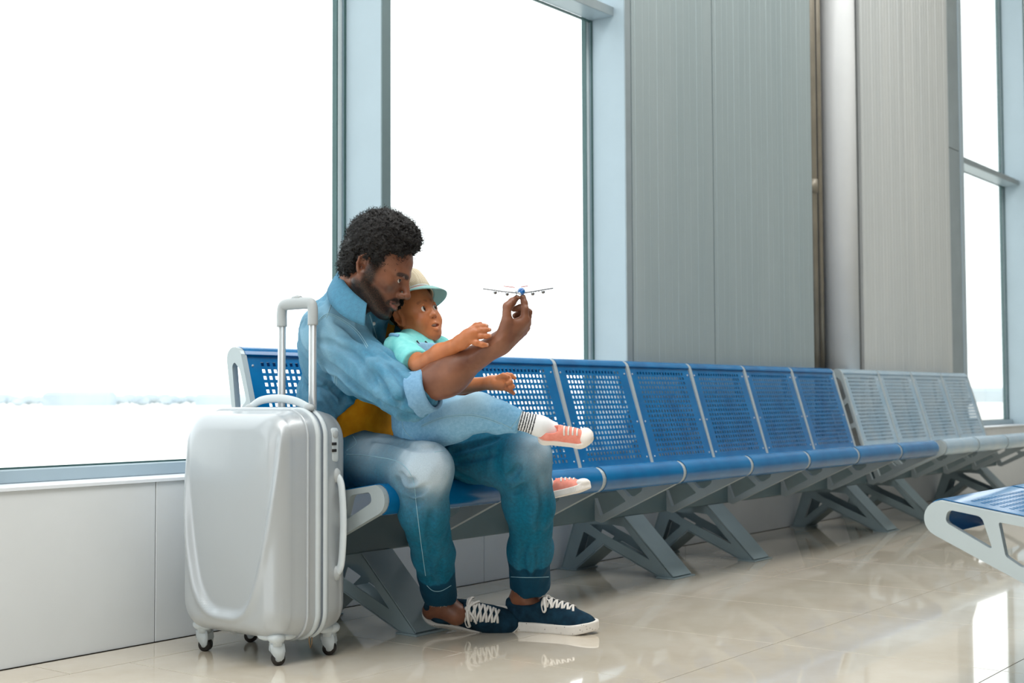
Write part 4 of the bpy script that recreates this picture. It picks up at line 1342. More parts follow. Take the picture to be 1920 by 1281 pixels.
fade_and_light += 0.15*(fbm(sV[:, 0], sV[:, 1], sV[:, 2], 14, 3) > 0.25)*0.5
set_attr(me, 'fade_and_light', np.clip(fade_and_light, 0, 1)); set_attr(me, 'dark', np.zeros(len(sV)))
shirt = mp(link('denim_shirt', me, m_shirt, None, True))
sb = bvh_of(sV, sQ)
def sub(o, p):
    if o is None: return
    o.parent = p; return o
# rolled cuff: a turned-back band round the forearm
F = Field(CU0-0.1, CU1+0.1, 0.0028)
ad = (CU1-CU0)/np.linalg.norm(CU1-CU0)
CA, CB = P(781, 740, 3.52), P(806, 732, 3.505)
cd_ = (CB-CA)/np.linalg.norm(CB-CA)
F.cap(CA-cd_*0.02, CB+cd_*0.02, 0.064, 0.057, 0.0)
F.half(CB+cd_*0.006, cd_, 0.006); F.half(CA-cd_*0.004, -cd_, 0.006)
F.cap(CB-cd_*0.015, CB+cd_*0.06, 0.0475, 0.046, 0.004, mode='cut')
F.fold(lambda x, y, z: -0.002*ridge(x, y, z, np.cross(cd_, UP), 30, 3, 3.0))
V, Q = F.mesh(); V = relax(V, Q, 1, 0.3); me = mesh_from(V, Q); set_attr(me, 'fade_and_light', np.zeros(len(V))); set_attr(me, 'dark', np.zeros(len(V)))
cuff = sub(link('rolled_cuff', me, m_cuff, None, True), shirt); 
# collar: stand and falling leaf
def strip(name, A, B, th, mat, parent, n=8, mid=None):
    A = catmull(A, n); B = catmull(B, n); k = 6; V = []; F_ = []
    m = min(len(A), len(B))
    for i in range(m):
        for j in range(k+1):
            t = j/k; p = A[i]*(1-t)+B[i]*t
            if mid is not None: p = p+mid*math.sin(math.pi*t)
            V.append(p)
    for i in range(m-1):
        for j in range(k): F_.append((i*(k+1)+j, i*(k+1)+j+1, (i+1)*(k+1)+j+1, (i+1)*(k+1)+j))
    me = from_pd(V, F_)
    set_attr(me, 'fade_and_light', np.full(len(V), 0.25)); set_attr(me, 'dark', np.zeros(len(V)))
    o = link(name, me, mat, None, True)
    sm = o.modifiers.new('thickness', 'SOLIDIFY'); sm.thickness = th; sm.offset = 0
    if parent is not None: o.parent = parent
    return o
A = [P(728, 540, 3.78), P(705, 508, 3.80), P(662, 497, 3.765), P(640, 505, 3.71), P(644, 525, 3.640), P(662, 548, 3.600), P(688, 570, 3.585)]
B = [P(735, 562, 3.82), P(705, 540, 3.85), P(652, 532, 3.82), P(618, 538, 3.735), P(618, 566, 3.615), P(645, 594, 3.562), P(684, 612, 3.555)]
strip('collar', A, B, 0.004, m_shirt, shirt, mid=(-F0*0.006+UP*0.004))
# placket edge strip
seam('placket', sb, [(693, 590), (701, 615), (708, 640), (713, 655)], m_stitch, shirt, 0.0016)
seam('yoke_seam', sb, [(594, 604), (615, 588), (645, 600), (672, 622), (690, 650)], m_stitch, shirt, 0.0011)
seam('yoke_seam', sb, [(594, 607), (615, 591), (644, 603), (670, 625), (688, 653)], m_stitch, shirt, 0.0009)
seam('shoulder_seam', sb, [(630, 540), (624, 560), (618, 580), (612, 596)], m_stitch, shirt, 0.0010)
seam('side_seam', sb, [(628, 705), (625, 735), (622, 765), (618, 800), (616, 825)], m_stitch, shirt, 0.0011)
seam('side_seam', sb, [(632, 706), (629, 736), (626, 766), (622, 801), (620, 826)], m_stitch, shirt, 0.0008)
for px, py in ((688, 572), (701, 607)):
    h = onto(sb, [(px, py)], 0.002)
    c = h[0] if h else P(px, py, 3.66)
    if py == 572: c = P(687, 572, 3.655)
    Acc().sphere(c, 0.0055, 12, 7).obj('button', m_button, shirt)
for o in list(COL.objects):
    if o.parent == shirt: o.matrix_parent_inverse = Matrix.Identity(4)

# ---- jeans
lo = np.minimum.reduce([KNR, ANR, KNL, HR])-0.16; hi = np.maximum.reduce([HL, KNL, ANL, KNR])+0.16
lo[2] = 0.09; hi[2] = 0.68
F = Field(lo, hi, 0.0042)
F.ell(HP-UP*0.02, (0.165, 0.120, 0.105), 0.0, TR)
KTR = KNR+UP*0.002; 
F.cap(HR, KTR, 0.092, 0.072, 0.03); F.cap(HL, KNL, 0.092, 0.073, 0.03); F.cap(HR, HL, 0.09, 0.09, 0.03)
c1 = P(795, 960, 3.62); c2 = P(812, 1040, 3.76); c3 = P(826, 1124, 3.89)
F.chain([KTR, c1, c2, c3], [0.071, 0.063, 0.057, 0.048], 0.025)
d1 = P(993, 950, 3.76); d2 = P(994, 1030, 3.88); d3 = P(994, 1105, 3.96)
F.chain([KNL, d1, d2, d3], [0.074, 0.067, 0.062, 0.059], 0.025)
hR = P(826, 1113, 3.89); hL = P(994, 1092, 3.96)
nR = (c3-c2)/np.linalg.norm(c3-c2)
F.op(lambda x, y, z: (x-hR[0])*nR[0]+(y-hR[1])*nR[1]+(z-hR[2])*nR[2]+0*x*y*z, c3-0.13, c3+np.array((0.13, 0.13, 0.075)), 0.003, 'and')
nL = (d3-d2)/np.linalg.norm(d3-d2)
F.op(lambda x, y, z: (x-hL[0])*nL[0]+(y-hL[1])*nL[1]+(z-hL[2])*nL[2]+0*x*y*z, d3-0.09, d3+np.array((0.12, 0.12, 0.075)), 0.003, 'and')
def fold_jean(x, y, z):
    a = -0.011*ridge(x, y, z, R0*0.3+UP*0.9, 17, 4, 1.0)*near(x, y, z, P(752, 925, 3.6), 0.075)
    a += -0.011*ridge(x, y, z, R0*0.6+UP*0.8, 18, 4, 3.0)*near(x, y, z, P(945, 900, 3.72), 0.085)
    a += -0.0085*ridge(x, y, z, R0*1.0-UP*0.2, 20, 4, 5.0)*near(x, y, z, P(830, 840, 3.8), 0.12)
    a += -0.004*ridge(x, y, z, UP*1.0+R0*0.2, 26, 3, 6.0)*near(x, y, z, P(826, 1085, 3.88), 0.10)
    a += -0.004*ridge(x, y, z, UP*1.0-R0*0.2, 24, 3, 9.0)*near(x, y, z, P(990, 1070, 3.9), 0.10)
    a += -0.0036*ridge(x, y, z, UP*0.9+R0*0.3, 18, 3, 7.0)
    return a
F.fold(fold_jean)
carve(F, [([(744, 900), (758, 922), (782, 924), (800, 914)], 0.008, 0.012), ([(750, 890), (764, 904), (776, 902)], 0.006, 0.008), ([(756, 935), (772, 944), (790, 942)], 0.007, 0.008),
          ([(950, 898), (962, 890), (972, 876)], 0.008, 0.009), ([(954, 925), (970, 921), (984, 912)], 0.007, 0.006),
          ([(700, 822), (740, 828), (780, 840), (820, 838)], 0.008, 0.008), ([(840, 850), (880, 838), (930, 822)], 0.008, 0.008), ([(850, 868), (890, 860), (930, 850)], 0.007, 0.006),
          ([(812, 960), (806, 1000), (812, 1040)], 0.009, 0.006), ([(830, 1050), (822, 1075), (826, 1100)], 0.006, 0.006), ([(800, 1050), (806, 1078), (812, 1100)], 0.006, 0.006),
          ([(985, 1020), (978, 1050), (984, 1080)], 0.007, 0.008), ([(1008, 1030), (1012, 1055), (1006, 1080)], 0.006, 0.007), ([(1014, 900), (1020, 950), (1012, 1000)], 0.009, 0.005)])
jV, jQ = F.mesh(); jV = relax(jV, jQ, 1, 0.35); me = mesh_from(jV, jQ)
x, y, z = jV.T
fade_and_light = 1.0*near(x, y, z, P(775, 835, 3.50), 0.105)+0.9*near(x, y, z, P(812, 885, 3.5), 0.070)+0.75*near(x, y, z, P(1012, 838, 3.64), 0.055)+0.30*near(x, y, z, P(1022, 890, 3.68), 0.05)+0.75*near(x, y, z, P(705, 828, 3.7), 0.085)
dk = np.zeros(len(jV))
tR = (jV-hR)@nR; tL = (jV-hL)@nL
nearR = np.linalg.norm(jV-hR, axis=1) < 0.16; nearL = np.linalg.norm(jV-hL, axis=1) < 0.16
nn = 0.006*fbm(x, y, z, 60, 2)
dk = np.maximum(dk, smoothst(-0.118, -0.112, tR+nn)*nearR*0.85); dk = np.maximum(dk, smoothst(-0.112, -0.106, tL+nn)*nearL*0.85)
set_attr(me, 'fade_and_light', np.clip((fade_and_light+0.06*np.clip(-fold_jean(x, y, z)/0.01, 0, 1))*(0.85+0.25*fbm(x, y, z, 30, 3)), 0, 0.92)); set_attr(me, 'dark', dk)  # knee and thigh wear, plus fold crests paled as if catching light
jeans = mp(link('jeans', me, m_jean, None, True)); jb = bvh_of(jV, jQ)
for nm, pts, r in (('outseam', [(650, 852), (700, 856), (750, 868), (774, 900), (781, 950), (787, 1000), (793, 1045), (798, 1080)], 0.0009),
                   ('inseam', [(815, 848), (860, 842), (905, 838), (940, 842), (958, 866), (968, 905), (966, 960), (966, 1010), (968, 1060)], 0.0009),
                   ('hem_stitch', [(800, 1098), (812, 1108), (828, 1108), (846, 1098)], 0.0009), ('hem_stitch', [(958, 1082), (980, 1083), (1005, 1083), (1029, 1082)], 0.0009),
                   ('pocket_seam', [(662, 818), (668, 832), (650, 845)], 0.0009)):
    sub(seam(nm, jb, pts, m_stitch, None, r), jeans)
# frayed hem threads
rr = random.Random(9)
a = Acc()
for (hc, nn_, rad) in ((hR, nR, 0.050), (hL, nL, 0.058)):
    s1 = np.cross(nn_, F0); s1 /= np.linalg.norm(s1); s2 = np.cross(nn_, s1)
    for k in range(120):
        th = rr.uniform(0, 6.283); p = hc+rad*(math.cos(th)*s1+math.sin(th)*s2)-nn_*0.002
        L_ = rr.uniform(0.004, 0.010) if k % 14 else rr.uniform(0.015, 0.032)
        q = p+nn_*L_*0.5+np.array([rr.uniform(-1, 1), rr.uniform(-1, 1), rr.uniform(-0.5, 0.5)])*L_*0.25
        a.tube([p, q, q+nn_*L_*0.5+np.array([rr.uniform(-1, 1), rr.uniform(-1, 1), 0])*L_*0.3], [0.0005, 0.0005, 0.0003], 3)
sub(a.obj('fray', m_thread, None, True, 'stuff'), jeans)

# ---- shoes
def build_shoe(L, mats, parentf, org, ax, kind):
    """low lace-up sneaker; local y = toe direction, z = up, origin on the sole centre"""
    s = L/0.30; up_m, sole_m, lace_m = mats
    def foot2(x, y):
        d = np.sqrt((x-0.004)**2+(y-0.082)**2)-0.046
        d2 = np.sqrt((x)**2+(y+0.104)**2)-0.034
        t = np.clip((y+0.104)/0.186, 0, 1); d3 = np.sqrt((x-0.004*t)**2+(y+0.104-t*0.186)**2)-(0.033+0.011*t)
        d4 = np.sqrt(((x+0.004)*1.15)**2+(y-0.108)**2)-0.040
        return smin(smin(d, d2, 0.02), smin(d3, d4, 0.02), 0.02)
    th0 = 0.030 if kind == 'man' else 0.034
    F = Field((-0.065, -0.155, -0.012), (0.065, 0.165, 0.085), 0.0021)
    def sole(x, y, z):
        d2 = foot2(x, y)-0.001
        lift = 0.010*smoothst(0.06, 0.15, y)+0*x          # toe spring
        zz = z-lift
        dz = np.abs(zz-th0/2)-th0/2
        q = smax(d2, dz, 0.006)
        return q+0*x*y*z
    F.op(sole, F.lo, [a_[-1] for a_ in F.ax], 0.0)
    if kind == 'child':
        F.fold(lambda x, y, z: -0.0009*np.sin(np.arctan2(x, y-0.08)*42)*(y > 0.05), band=0.01)
        F.ell((0, 0.108, 0.044), (0.046, 0.040, 0.025), 0.008)
    V, Q = F.mesh(); V = relax(V, Q, 1, 0.3)
    sole_o = link('sole', mesh_from(xform(V*s, org, ax), Q), sole_m, None, True)
    F = Field((-0.065, -0.155, 0.0), (0.065, 0.165, 0.13), 0.0021)
    F.ell((0.003, 0.080, 0.028), (0.043, 0.064, 0.036), 0.0)
    F.ell((0.001, 0.020, 0.040), (0.039, 0.080, 0.042), 0.02)
    F.ell((0, -0.075, 0.045), (0.0345, 0.062, 0.046), 0.02)
    F.cap((0, 0.050, 0.048), (0, -0.020, 0.078), 0.024, 0.022, 0.025)
    F.cap((0, -0.118, 0.050), (0, -0.124, 0.082), 0.018, 0.015, 0.02)
    F.cap((0.020, -0.095, 0.055), (0.020, -0.020, 0.070), 0.014, 0.012, 0.02); F.cap((-0.020, -0.095, 0.055), (-0.020, -0.020, 0.070), 0.014, 0.012, 0.02)
    F.ell((0, -0.066, 0.105), (0.0255, 0.052, 0.050), 0.006, mode='cut')
    F.half((0, 0, 0.018), (0, 0, -1), 0.003)
    V, Q = F.mesh(); V = relax(V, Q, 1, 0.3)
    upper = link('upper', mesh_from(xform(V*s, org, ax), Q), up_m, None, True)
    # surface height for the laces
    b = bvh_of(V, Q)
    def top(x, y, l=0.0016):
        h = b.ray_cast(Vector((x, y, 0.2)), Vector((0, 0, -1)))
        return np.array((x, y, (h[0].z if h[0] is not None else 0.06)+l))
    n = 6 if kind == 'man' else 4
    la = Acc()
    ys = np.linspace(0.078, -0.004, n) if kind == 'man' else np.linspace(0.070, 0.005, n)
    for i, yy in enumerate(ys):
        w = 0.020+0.002*i
        if kind == 'man':
            for sgn in (-1, 1):
                y2 = yy-0.012
                pts = [top(-sgn*w*1.05, yy, 0.0), top(-sgn*w*0.6, yy-0.002, 0.0035), top(0, (yy+y2)/2, 0.0045), top(sgn*w*0.6, y2+0.002, 0.0035), top(sgn*w*1.05, y2, 0.0)]
                la.tube(catmull(pts, 4), 0.0034, 6, flat=(1.15, 0.42), up=(0, 0, 1))
        else:
            pts = [top(-w*1.15, yy, 0.0), top(-w*0.6, yy, 0.003), top(0, yy, 0.0035), top(w*0.6, yy, 0.003), top(w*1.15, yy, 0.0)]
            la.tube(catmull(pts, 4), 0.0045, 6, flat=(1.1, 0.5), up=(0, 0, 1))
    ky = ys[-1]-0.012; kz = top(0, ky)[2]
    if kind == 'man':
        la.sphere((0, ky, kz+0.004), 0.007, 10, 6)
        for sgn in (-1, 1):
            lp = [np.array((0, ky, kz+0.005)), np.array((sgn*0.018, ky+0.004, kz+0.010)), np.array((sgn*0.036, ky+0.010, kz-0.002)), np.array((sgn*0.044, ky+0.016, kz-0.020)), np.array((sgn*0.042, ky+0.008, kz-0.028)), np.array((sgn*0.032, ky+0.000, kz-0.010)), np.array((sgn*0.012, ky-0.002, kz+0.004))]
            la.tube(catmull(lp, 5), 0.0034, 6, flat=(1.1, 0.5))
            lp = [np.array((0, ky, kz+0.005)), np.array((sgn*0.020, ky+0.020, kz+0.002)), np.array((sgn*0.034, ky+0.034, kz-0.016))]
            la.tube(catmull(lp, 5), 0.0030, 6, flat=(1.1, 0.5))
    me = from_pd(xform(np.array(la.v)*s, org, ax), la.f)
    laces = link('laces', me, lace_m, None, True)
    # tongue and collar lining
    tg = Acc().tube([np.array(p)*s for p in ((0, 0.0, 0.080), (0, -0.018, 0.090), (0, -0.026, 0.098))], [0.019*s, 0.019*s, 0.015*s], 12, flat=(1.1, 0.24), up=(0, 0, 1))
    tongue = link('tongue', from_pd(xform(np.array(tg.v), org, ax), tg.f), up_m, None, True)
    e = empty('sneaker')
    for o in (sole_o, upper, laces, tongue): o.parent = e
    parentf(e)
    return e
m_navy = NT('navy_suede', 0.9, 0, rgb(14, 44, 62), 0.2)
m_navy.color(m_navy.ramp(m_navy.noise(40, 4), [(0.3, rgb(10, 34, 50)), (0.75, rgb(24, 60, 80))]))
m_sole = NT('speckled_white_rubber', 0.5, 0, rgb(222, 218, 212), 0.4)
sp = m_sole.n('ShaderNodeTexVoronoi'); sp.inputs['Scale'].default_value = 95
m_sole.l(m_sole.coord(), sp.inputs['Vector'])
m_sole.color(m_sole.ramp(sp.outputs['Distance'], [(0.0, rgb(40, 40, 44)), (0.10, rgb(50, 50, 52)), (0.14, rgb(224, 219, 212)), (1.0, rgb(228, 224, 218))]))
m_lace = NT('white_cotton_lace', 0.85, 0, rgb(226, 222, 216))
def tilt_axes(ydir, roll_to_cam, pitch=0.0):
    y = np.asarray(ydir, float); y = y/np.linalg.norm(y); y = math.cos(pitch)*y+math.sin(pitch)*UP; y /= np.linalg.norm(y)
    side = np.cross(y, UP); side /= np.linalg.norm(side)      # own right
    z0_ = np.cross(side, y)
    z = math.cos(roll_to_cam)*z0_-math.sin(roll_to_cam)*F0; z -= y*(z@y); z /= np.linalg.norm(z)
    x = np.cross(y, z)
    return np.stack([x, y, z], 1)
ax = tilt_axes(R0*0.985+F0*0.02, math.radians(62), math.radians(-8))
build_shoe(0.310, (m_navy, m_sole, m_lace), mp, P(882, 1163, 3.96), ax, 'man')
ax = tilt_axes(R0*0.90-F0*0.30, math.radians(4), 0.0)
o_ = P(1032, 1186, 3.93); o_[2] = 0.001
build_shoe(0.30, (m_navy, m_sole, m_lace), mp, o_, ax, 'man')

# ================================================================== the child
kid = empty('person', (2.85, 2.45, 0.62), label='small child in mint t-shirt, denim overalls, straw hat and pink shoes on the man\'s lap', cat='person')
def kp(o):
    o.parent = kid; o.matrix_parent_inverse = Matrix.Translation((-2.85, -2.45, -0.62)); return o
k_s = np.array([0.74, 0.73, 0.83])
k_ax = axes_from(math.radians(41), math.radians(14), math.radians(8))
k_org = P(778, 590, 3.79)
hV, hQ, hm = build_head(k_s, True)
hW = xform(hV, k_org, k_ax)
SR, SL = P(748, 655, 3.665), P(818, 655, 3.84)
KE, KW = P(790, 685, 3.55), P(864, 642, 3.445)
KC = P(776, 690, 3.755); KH = P(790, 800, 3.74)
klat = SL-SR; klat[2] = 0; klat /= np.linalg.norm(klat); kfw = np.cross(UP, klat)
if kfw[1] > 0: kfw = -kfw
KT = np.stack([klat, kfw, UP], 1)
# right arm with open hand
F = Field(np.minimum.reduce([SR, KW, P(925, 650, 3.40)])-0.06, np.maximum.reduce([SR, KE, P(925, 600, 3.46)])+0.06, 0.0018)
F.cap(SR, KE, 0.032, 0.0275, 0.01); F.cap(KE, KE*0.5+KW*0.5, 0.0275, 0.0265, 0.01); F.cap(KE*0.5+KW*0.5, KW, 0.0265, 0.0175, 0.015)
D0 = 3.43
def K_(px, py, dd=0.0): return P(px, py, D0+dd)
F.cap(KW, K_(884, 624), 0.0175, 0.0145, 0.012); F.cap(KW, K_(884, 634), 0.0165, 0.0140, 0.012); F.cap(K_(876, 630), K_(889, 630), 0.0165, 0.0130, 0.012)
F.chain([K_(884, 619, 0.004), K_(897, 613.5, 0.002), K_(906, 611.5), K_(912.5, 611, -0.002)], [0.0085, 0.0072, 0.0066, 0.0052], 0.004)
F.chain([K_(887, 625), K_(901, 620, -0.004), K_(910, 619, -0.004), K_(918, 618.5, -0.004)], [0.0085, 0.0074, 0.0066, 0.0053], 0.004)
F.chain([K_(888, 631, -0.002), K_(902, 630.5, -0.006), K_(911, 630.5, -0.006), K_(919, 629.5, -0.006)], [0.0085, 0.0074, 0.0066, 0.0053], 0.004)
F.chain([K_(880, 637, -0.004), K_(893, 643, -0.010), K_(904, 646.5, -0.010), K_(913, 647, -0.008)], [0.0095, 0.0082, 0.0072, 0.0056], 0.004)
F.chain([K_(882, 618, 0.014), K_(892, 610, 0.014), K_(901, 607, 0.010)], [0.0078, 0.0066, 0.0052], 0.004)
V1, Q1 = F.mesh(); V1 = relax(V1, Q1, 1, 0.3)
# left arm below, hand half open
LE_, LW = P(832, 728, 3.76), P(922, 718, 3.67)
F = Field(np.minimum.reduce([LE_, LW, P(972, 745, 3.60)])-0.06, np.maximum.reduce([SL, LE_, P(972, 700, 3.68)])+0.06, 0.0018)
F.cap(SL, LE_, 0.030, 0.027, 0.01); F.cap(LE_, LW, 0.0265, 0.0175, 0.01)
def L_(px, py, dd=0.0): return P(px, py, 3.65+dd)
F.cap(LW, L_(941, 711), 0.0175, 0.0140, 0.012); F.cap(LW, L_(940, 724), 0.0165, 0.0135, 0.012); F.cap(L_(930, 718), L_(943, 718, -0.006), 0.017, 0.0135, 0.012)
F.chain([L_(940, 708), L_(951, 703.5, -0.004), L_(958, 704, -0.006), L_(965, 709, -0.006)], [0.0082, 0.0072, 0.0064, 0.0052], 0.004)
F.chain([L_(943, 713, -0.004), L_(954, 711, -0.014), L_(957, 716, -0.020), L_(951, 719, -0.022)], [0.0082, 0.0074, 0.0066, 0.0056], 0.004)
F.chain([L_(943, 719, -0.004), L_(956, 720, -0.012), L_(961, 725, -0.016), L_(955, 727, -0.020)], [0.0082, 0.0074, 0.0066, 0.0054], 0.004)
F.chain([L_(940, 725), L_(950, 729, -0.006), L_(957, 733, -0.008), L_(963, 738, -0.008)], [0.0082, 0.0070, 0.0062, 0.0050], 0.004)
F.chain([L_(935, 708, -0.010), L_(944, 704, -0.018), L_(952, 706, -0.022)], [0.0080, 0.0070, 0.0054], 0.004)
V2, Q2 = F.mesh(); V2 = relax(V2, Q2, 1, 0.3)
F = Field(KH-0.22, KC+0.22, 0.006)
F.ell(KC, (0.06, 0.05, 0.08), 0.0, KT); F.ell(KH, (0.06, 0.05, 0.06), 0.03, KT); F.cap(KC, P(772, 635, 3.78), 0.035, 0.036, 0.03); F.cap(SR, SL, 0.022, 0.022, 0.02)
V3, Q3 = F.mesh()
bV, bQ = join_vq([(hW, hQ), (V1, Q1), (V2, Q2), (V3, Q3)])
me = mesh_from(bV, bQ)
z0 = np.zeros(len(bV)); a1 = z0.copy(); a1[:len(hV)] = hm['lip']; a2 = z0.copy(); a2[:len(hV)] = hm['beard']
nail = z0.copy()
for t in (K_(914, 610, -0.004), K_(920, 617.5, -0.006), K_(921, 628.5, -0.008), K_(915, 646, -0.010)):
    nail = np.maximum(nail, np.clip(1-(np.linalg.norm(bV-t, axis=1)-0.004)/0.001, 0, 1))
set_attr(me, 'lip', a1); set_attr(me, 'beard', a2); set_attr(me, 'nail', nail)
m_skin2.color(m_skin2.mix(m_skin2.attr('beard'), m_skin2.b.inputs['Base Color'].links[0].from_socket, rgb(48, 28, 20)))
kp(link('body', me, m_skin2, None, True))
eyes(k_org, k_ax*k_s[None, :]/0.75, 0.75, (-0.26, 1.0, 0.06), None, er=0.0156, ey=0.0715, ir=1.25)
for o in [o for o in COL.objects if o.name.startswith('eye') and o.parent is None]: kp(o)
# teeth
tv = Acc()
for i in range(-2, 3): tv.sphere((i*0.0058, 0.0835-abs(i)*0.0014, -0.0590), 0.0036, 8, 6, (0.85, 0.7, 1.1))
kp(link('teeth', from_pd(xform(np.array(tv.v)*k_s, k_org, k_ax), tv.f), NT('tooth_enamel', 0.2, 0, rgb(232, 226, 214)), None, True))
# close cropped hair
F = Field((-0.10, -0.13, -0.08), (0.10, 0.10, 0.14), 0.0022)
F.ell((0, -0.018, 0.040), (0.084, 0.099, 0.086), 0.0)
F.ell((0, 0.130, -0.030), (0.120, 0.122, 0.100), 0.01, mode='cut')
for q in (-1, 1): F.ell((q*0.10, 0.025, -0.03), (0.055, 0.058, 0.060), 0.008, mode='cut')
F.half((0, -0.05, -0.022), (0, 0.1, -1), 0.01)
F.fold(lambda x, y, z: 0.0018*vnoise(x*220, y*220, z*220), band=0.01)
V, Q = F.mesh(); kp(link('hair', mesh_from(xform(V*k_s, k_org, k_ax), Q), m_hair, None, True))

# ---- hat
hat = empty('hat')
ta = math.radians(24)
Hx = k_ax@np.array([[1, 0, 0], [0, math.cos(ta), -math.sin(ta)], [0, math.sin(ta), math.cos(ta)]])
Hx = Hx@np.array([[math.cos(0.15), 0, -math.sin(0.15)], [0, 1, 0], [math.sin(0.15), 0, math.cos(0.15)]])
h_org = xform(np.array([[0, -0.004, 0.030]]), k_org, k_ax)[0]
m_straw = NT('woven_straw', 0.8, 0, rgb(222, 208, 182), 0.2)
ck = m_straw.n('ShaderNodeTexChecker'); ck.inputs['Scale'].default_value = 300; m_straw.l(m_straw.coord(), ck.inputs['Vector'])
m_straw.color(m_straw.mix(ck.outputs['Fac'], rgb(232, 222, 200), rgb(206, 190, 160))); m_straw.bump(ck.outputs['Fac'], 0.5, 0.001)
m_brim = NT('mint_braid', 0.8, 0, rgb(146, 190, 188), 0.2)
m_band = NT('hat_band_pink', 0.7, 0, rgb(226, 120, 112)); m_band2 = NT('hat_band_white', 0.7, 0, rgb(228, 232, 232))
N = 72
def ringpts(rx, ry, zf, extra=0.0):
    return [np.array((rx*math.cos(2*math.pi*i/N), ry*math.sin(2*math.pi*i/N), zf(2*math.pi*i/N))) for i in range(N)]
def loft(rings, closed_top=False):
    V = [p for r in rings for p in r]; F_ = []
    for i in range(len(rings)-1):
        for j in range(N): F_.append((i*N+j, i*N+(j+1) % N, (i+1)*N+(j+1) % N, (i+1)*N+j))
    if closed_top: F_.append(tuple((len(rings)-1)*N+j for j in range(N)))
    return V, F_
def brimz(t): return lambda th: t*t*(-0.006-0.026*math.sin(th)+0.010*abs(math.cos(th)))       # front dips, sides and back roll up
def hobj(name, VF, mat, th=0.0022):
    me = from_pd(xform(np.array(VF[0]), h_org, Hx), VF[1]); o = link(name, me, mat, None, True)
    sm = o.modifiers.new('thickness', 'SOLIDIFY'); sm.thickness = th; sm.offset = 0
    o.parent = hat; return o
rings = []
for t in np.linspace(0, 1, 7): rings.append(ringpts(0.066+0.042*t, 0.080+0.028*t, brimz(t)))
hobj('brim', loft(rings), m_brim)
rings = [ringpts(0.066, 0.078, lambda th: 0.0), ringpts(0.0675, 0.079, lambda th: 0.030), ringpts(0.067, 0.078, lambda th: 0.050), ringpts(0.064, 0.074, lambda th: 0.072+0.004*math.sin(th)),
         ringpts(0.056, 0.064, lambda th: 0.083+0.006*math.sin(th)-0.002*abs(math.cos(th))), ringpts(0.034, 0.040, lambda th: 0.081+0.004*math.sin(th)), ringpts(0.006, 0.010, lambda th: 0.078)]
hobj('crown', loft(rings, True), m_straw)
for zz, w, mt in ((0.003, 0.004, m_band), (0.008, 0.010, m_band2), (0.019, 0.003, m_band)):
    hobj('band', loft([ringpts(0.0678-0.05*zz, 0.0798-0.06*zz, lambda th: zz), ringpts(0.0672-0.05*zz, 0.0790-0.06*zz, lambda th: zz+w)]), mt, 0.0012)
kp(hat); 
# ---- t-shirt, overalls
lo = np.minimum.reduce([SR, KH, KE])-0.15; hi = np.maximum.reduce([SL, KC])+0.14
F = Field(lo, hi, 0.0032)
F.ell(KC, (0.092, 0.074, 0.105), 0.0, KT); F.cap(SR+UP*0.002, SL+UP*0.002, 0.036, 0.036, 0.03); F.cap(P(774, 652, 3.76), P(773, 638, 3.77), 0.046, 0.040, 0.02)
F.cap(SR, P(777, 680, 3.58), 0.040, 0.041, 0.02); F.cap(SL, P(828, 690, 3.82), 0.040, 0.038, 0.02)
se = P(780, 683, 3.575); sd_ = se-SR; sd_ /= np.linalg.norm(sd_)
F.op(lambda x, y, z: (x-se[0])*sd_[0]+(y-se[1])*sd_[1]+(z-se[2])*sd_[2]+0*x*y*z, se-0.045, se+0.045, 0.003, 'and')
F.fold(lambda x, y, z: -0.0035*ridge(x, y, z, sd_*0.6-UP*0.6, 26, 4, 2.0))
V, Q = F.mesh(); V = relax(V, Q, 1, 0.35); kp(link('tee_shirt', mesh_from(V, Q), m_mint, None, True)); tb = bvh_of(V, Q)

LK, LA = P(897, 774, 3.62), P(969, 790, 3.60)
RH = P(795, 806, 3.68)
lo = np.minimum.reduce([RH, KH, LA])-0.14; hi = np.maximum.reduce([KH, KC, LK, LA, P(960, 830, 3.93)])+0.13
F = Field(lo, hi, 0.0034)
F.ell(KH, (0.085, 0.078, 0.080), 0.0, KT); F.ell(P(784, 745, 3.75), (0.086, 0.072, 0.075), 0.04, KT)
F.chain([RH, P(850, 786, 3.64), LK, P(935, 782, 3.61), LA], [0.064, 0.058, 0.049, 0.039, 0.031], 0.02)
F.chain([P(815, 795, 3.80), P(950, 806, 3.90), P(985, 850, 3.90), P(1015, 900, 3.86)], [0.055, 0.045, 0.038, 0.030], 0.02)
ld = LA-P(935, 782, 3.61); ld /= np.linalg.norm(ld); le_ = LA+ld*0.006
F.op(lambda x, y, z: (x-le_[0])*ld[0]+(y-le_[1])*ld[1]+(z-le_[2])*ld[2]+0*x*y*z, le_-0.045, le_+0.045, 0.003, 'and')
def kf(x, y, z):
    a = -0.0045*ridge(x, y, z, R0*0.9+UP*0.3, 24, 4, 2.0)
    a += -0.004*ridge(x, y, z, R0*0.4+UP*0.9, 30, 3, 5.0)*near(x, y, z, P(930, 790, 3.6), 0.05)
    return a
F.fold(kf)
oV, oQ = F.mesh(); oV = relax(oV, oQ, 1, 0.35); me = mesh_from(oV, oQ)
x, y, z = oV.T
set_attr(me, 'fade_and_light', np.clip(0.8*near(x, y, z, P(890, 745, 3.6), 0.05)+0.4*near(x, y, z, P(840, 770, 3.6), 0.06), 0, 1)); set_attr(me, 'dark', np.zeros(len(oV)))
ov = kp(link('overalls', me, m_over, None, True)); ob_ = bvh_of(oV, oQ)
def ksub(o, par=None):
    if o is None: return None
    if par is None: return kp(o)
    o.parent = par; o.matrix_parent_inverse = Matrix.Identity(4); return o
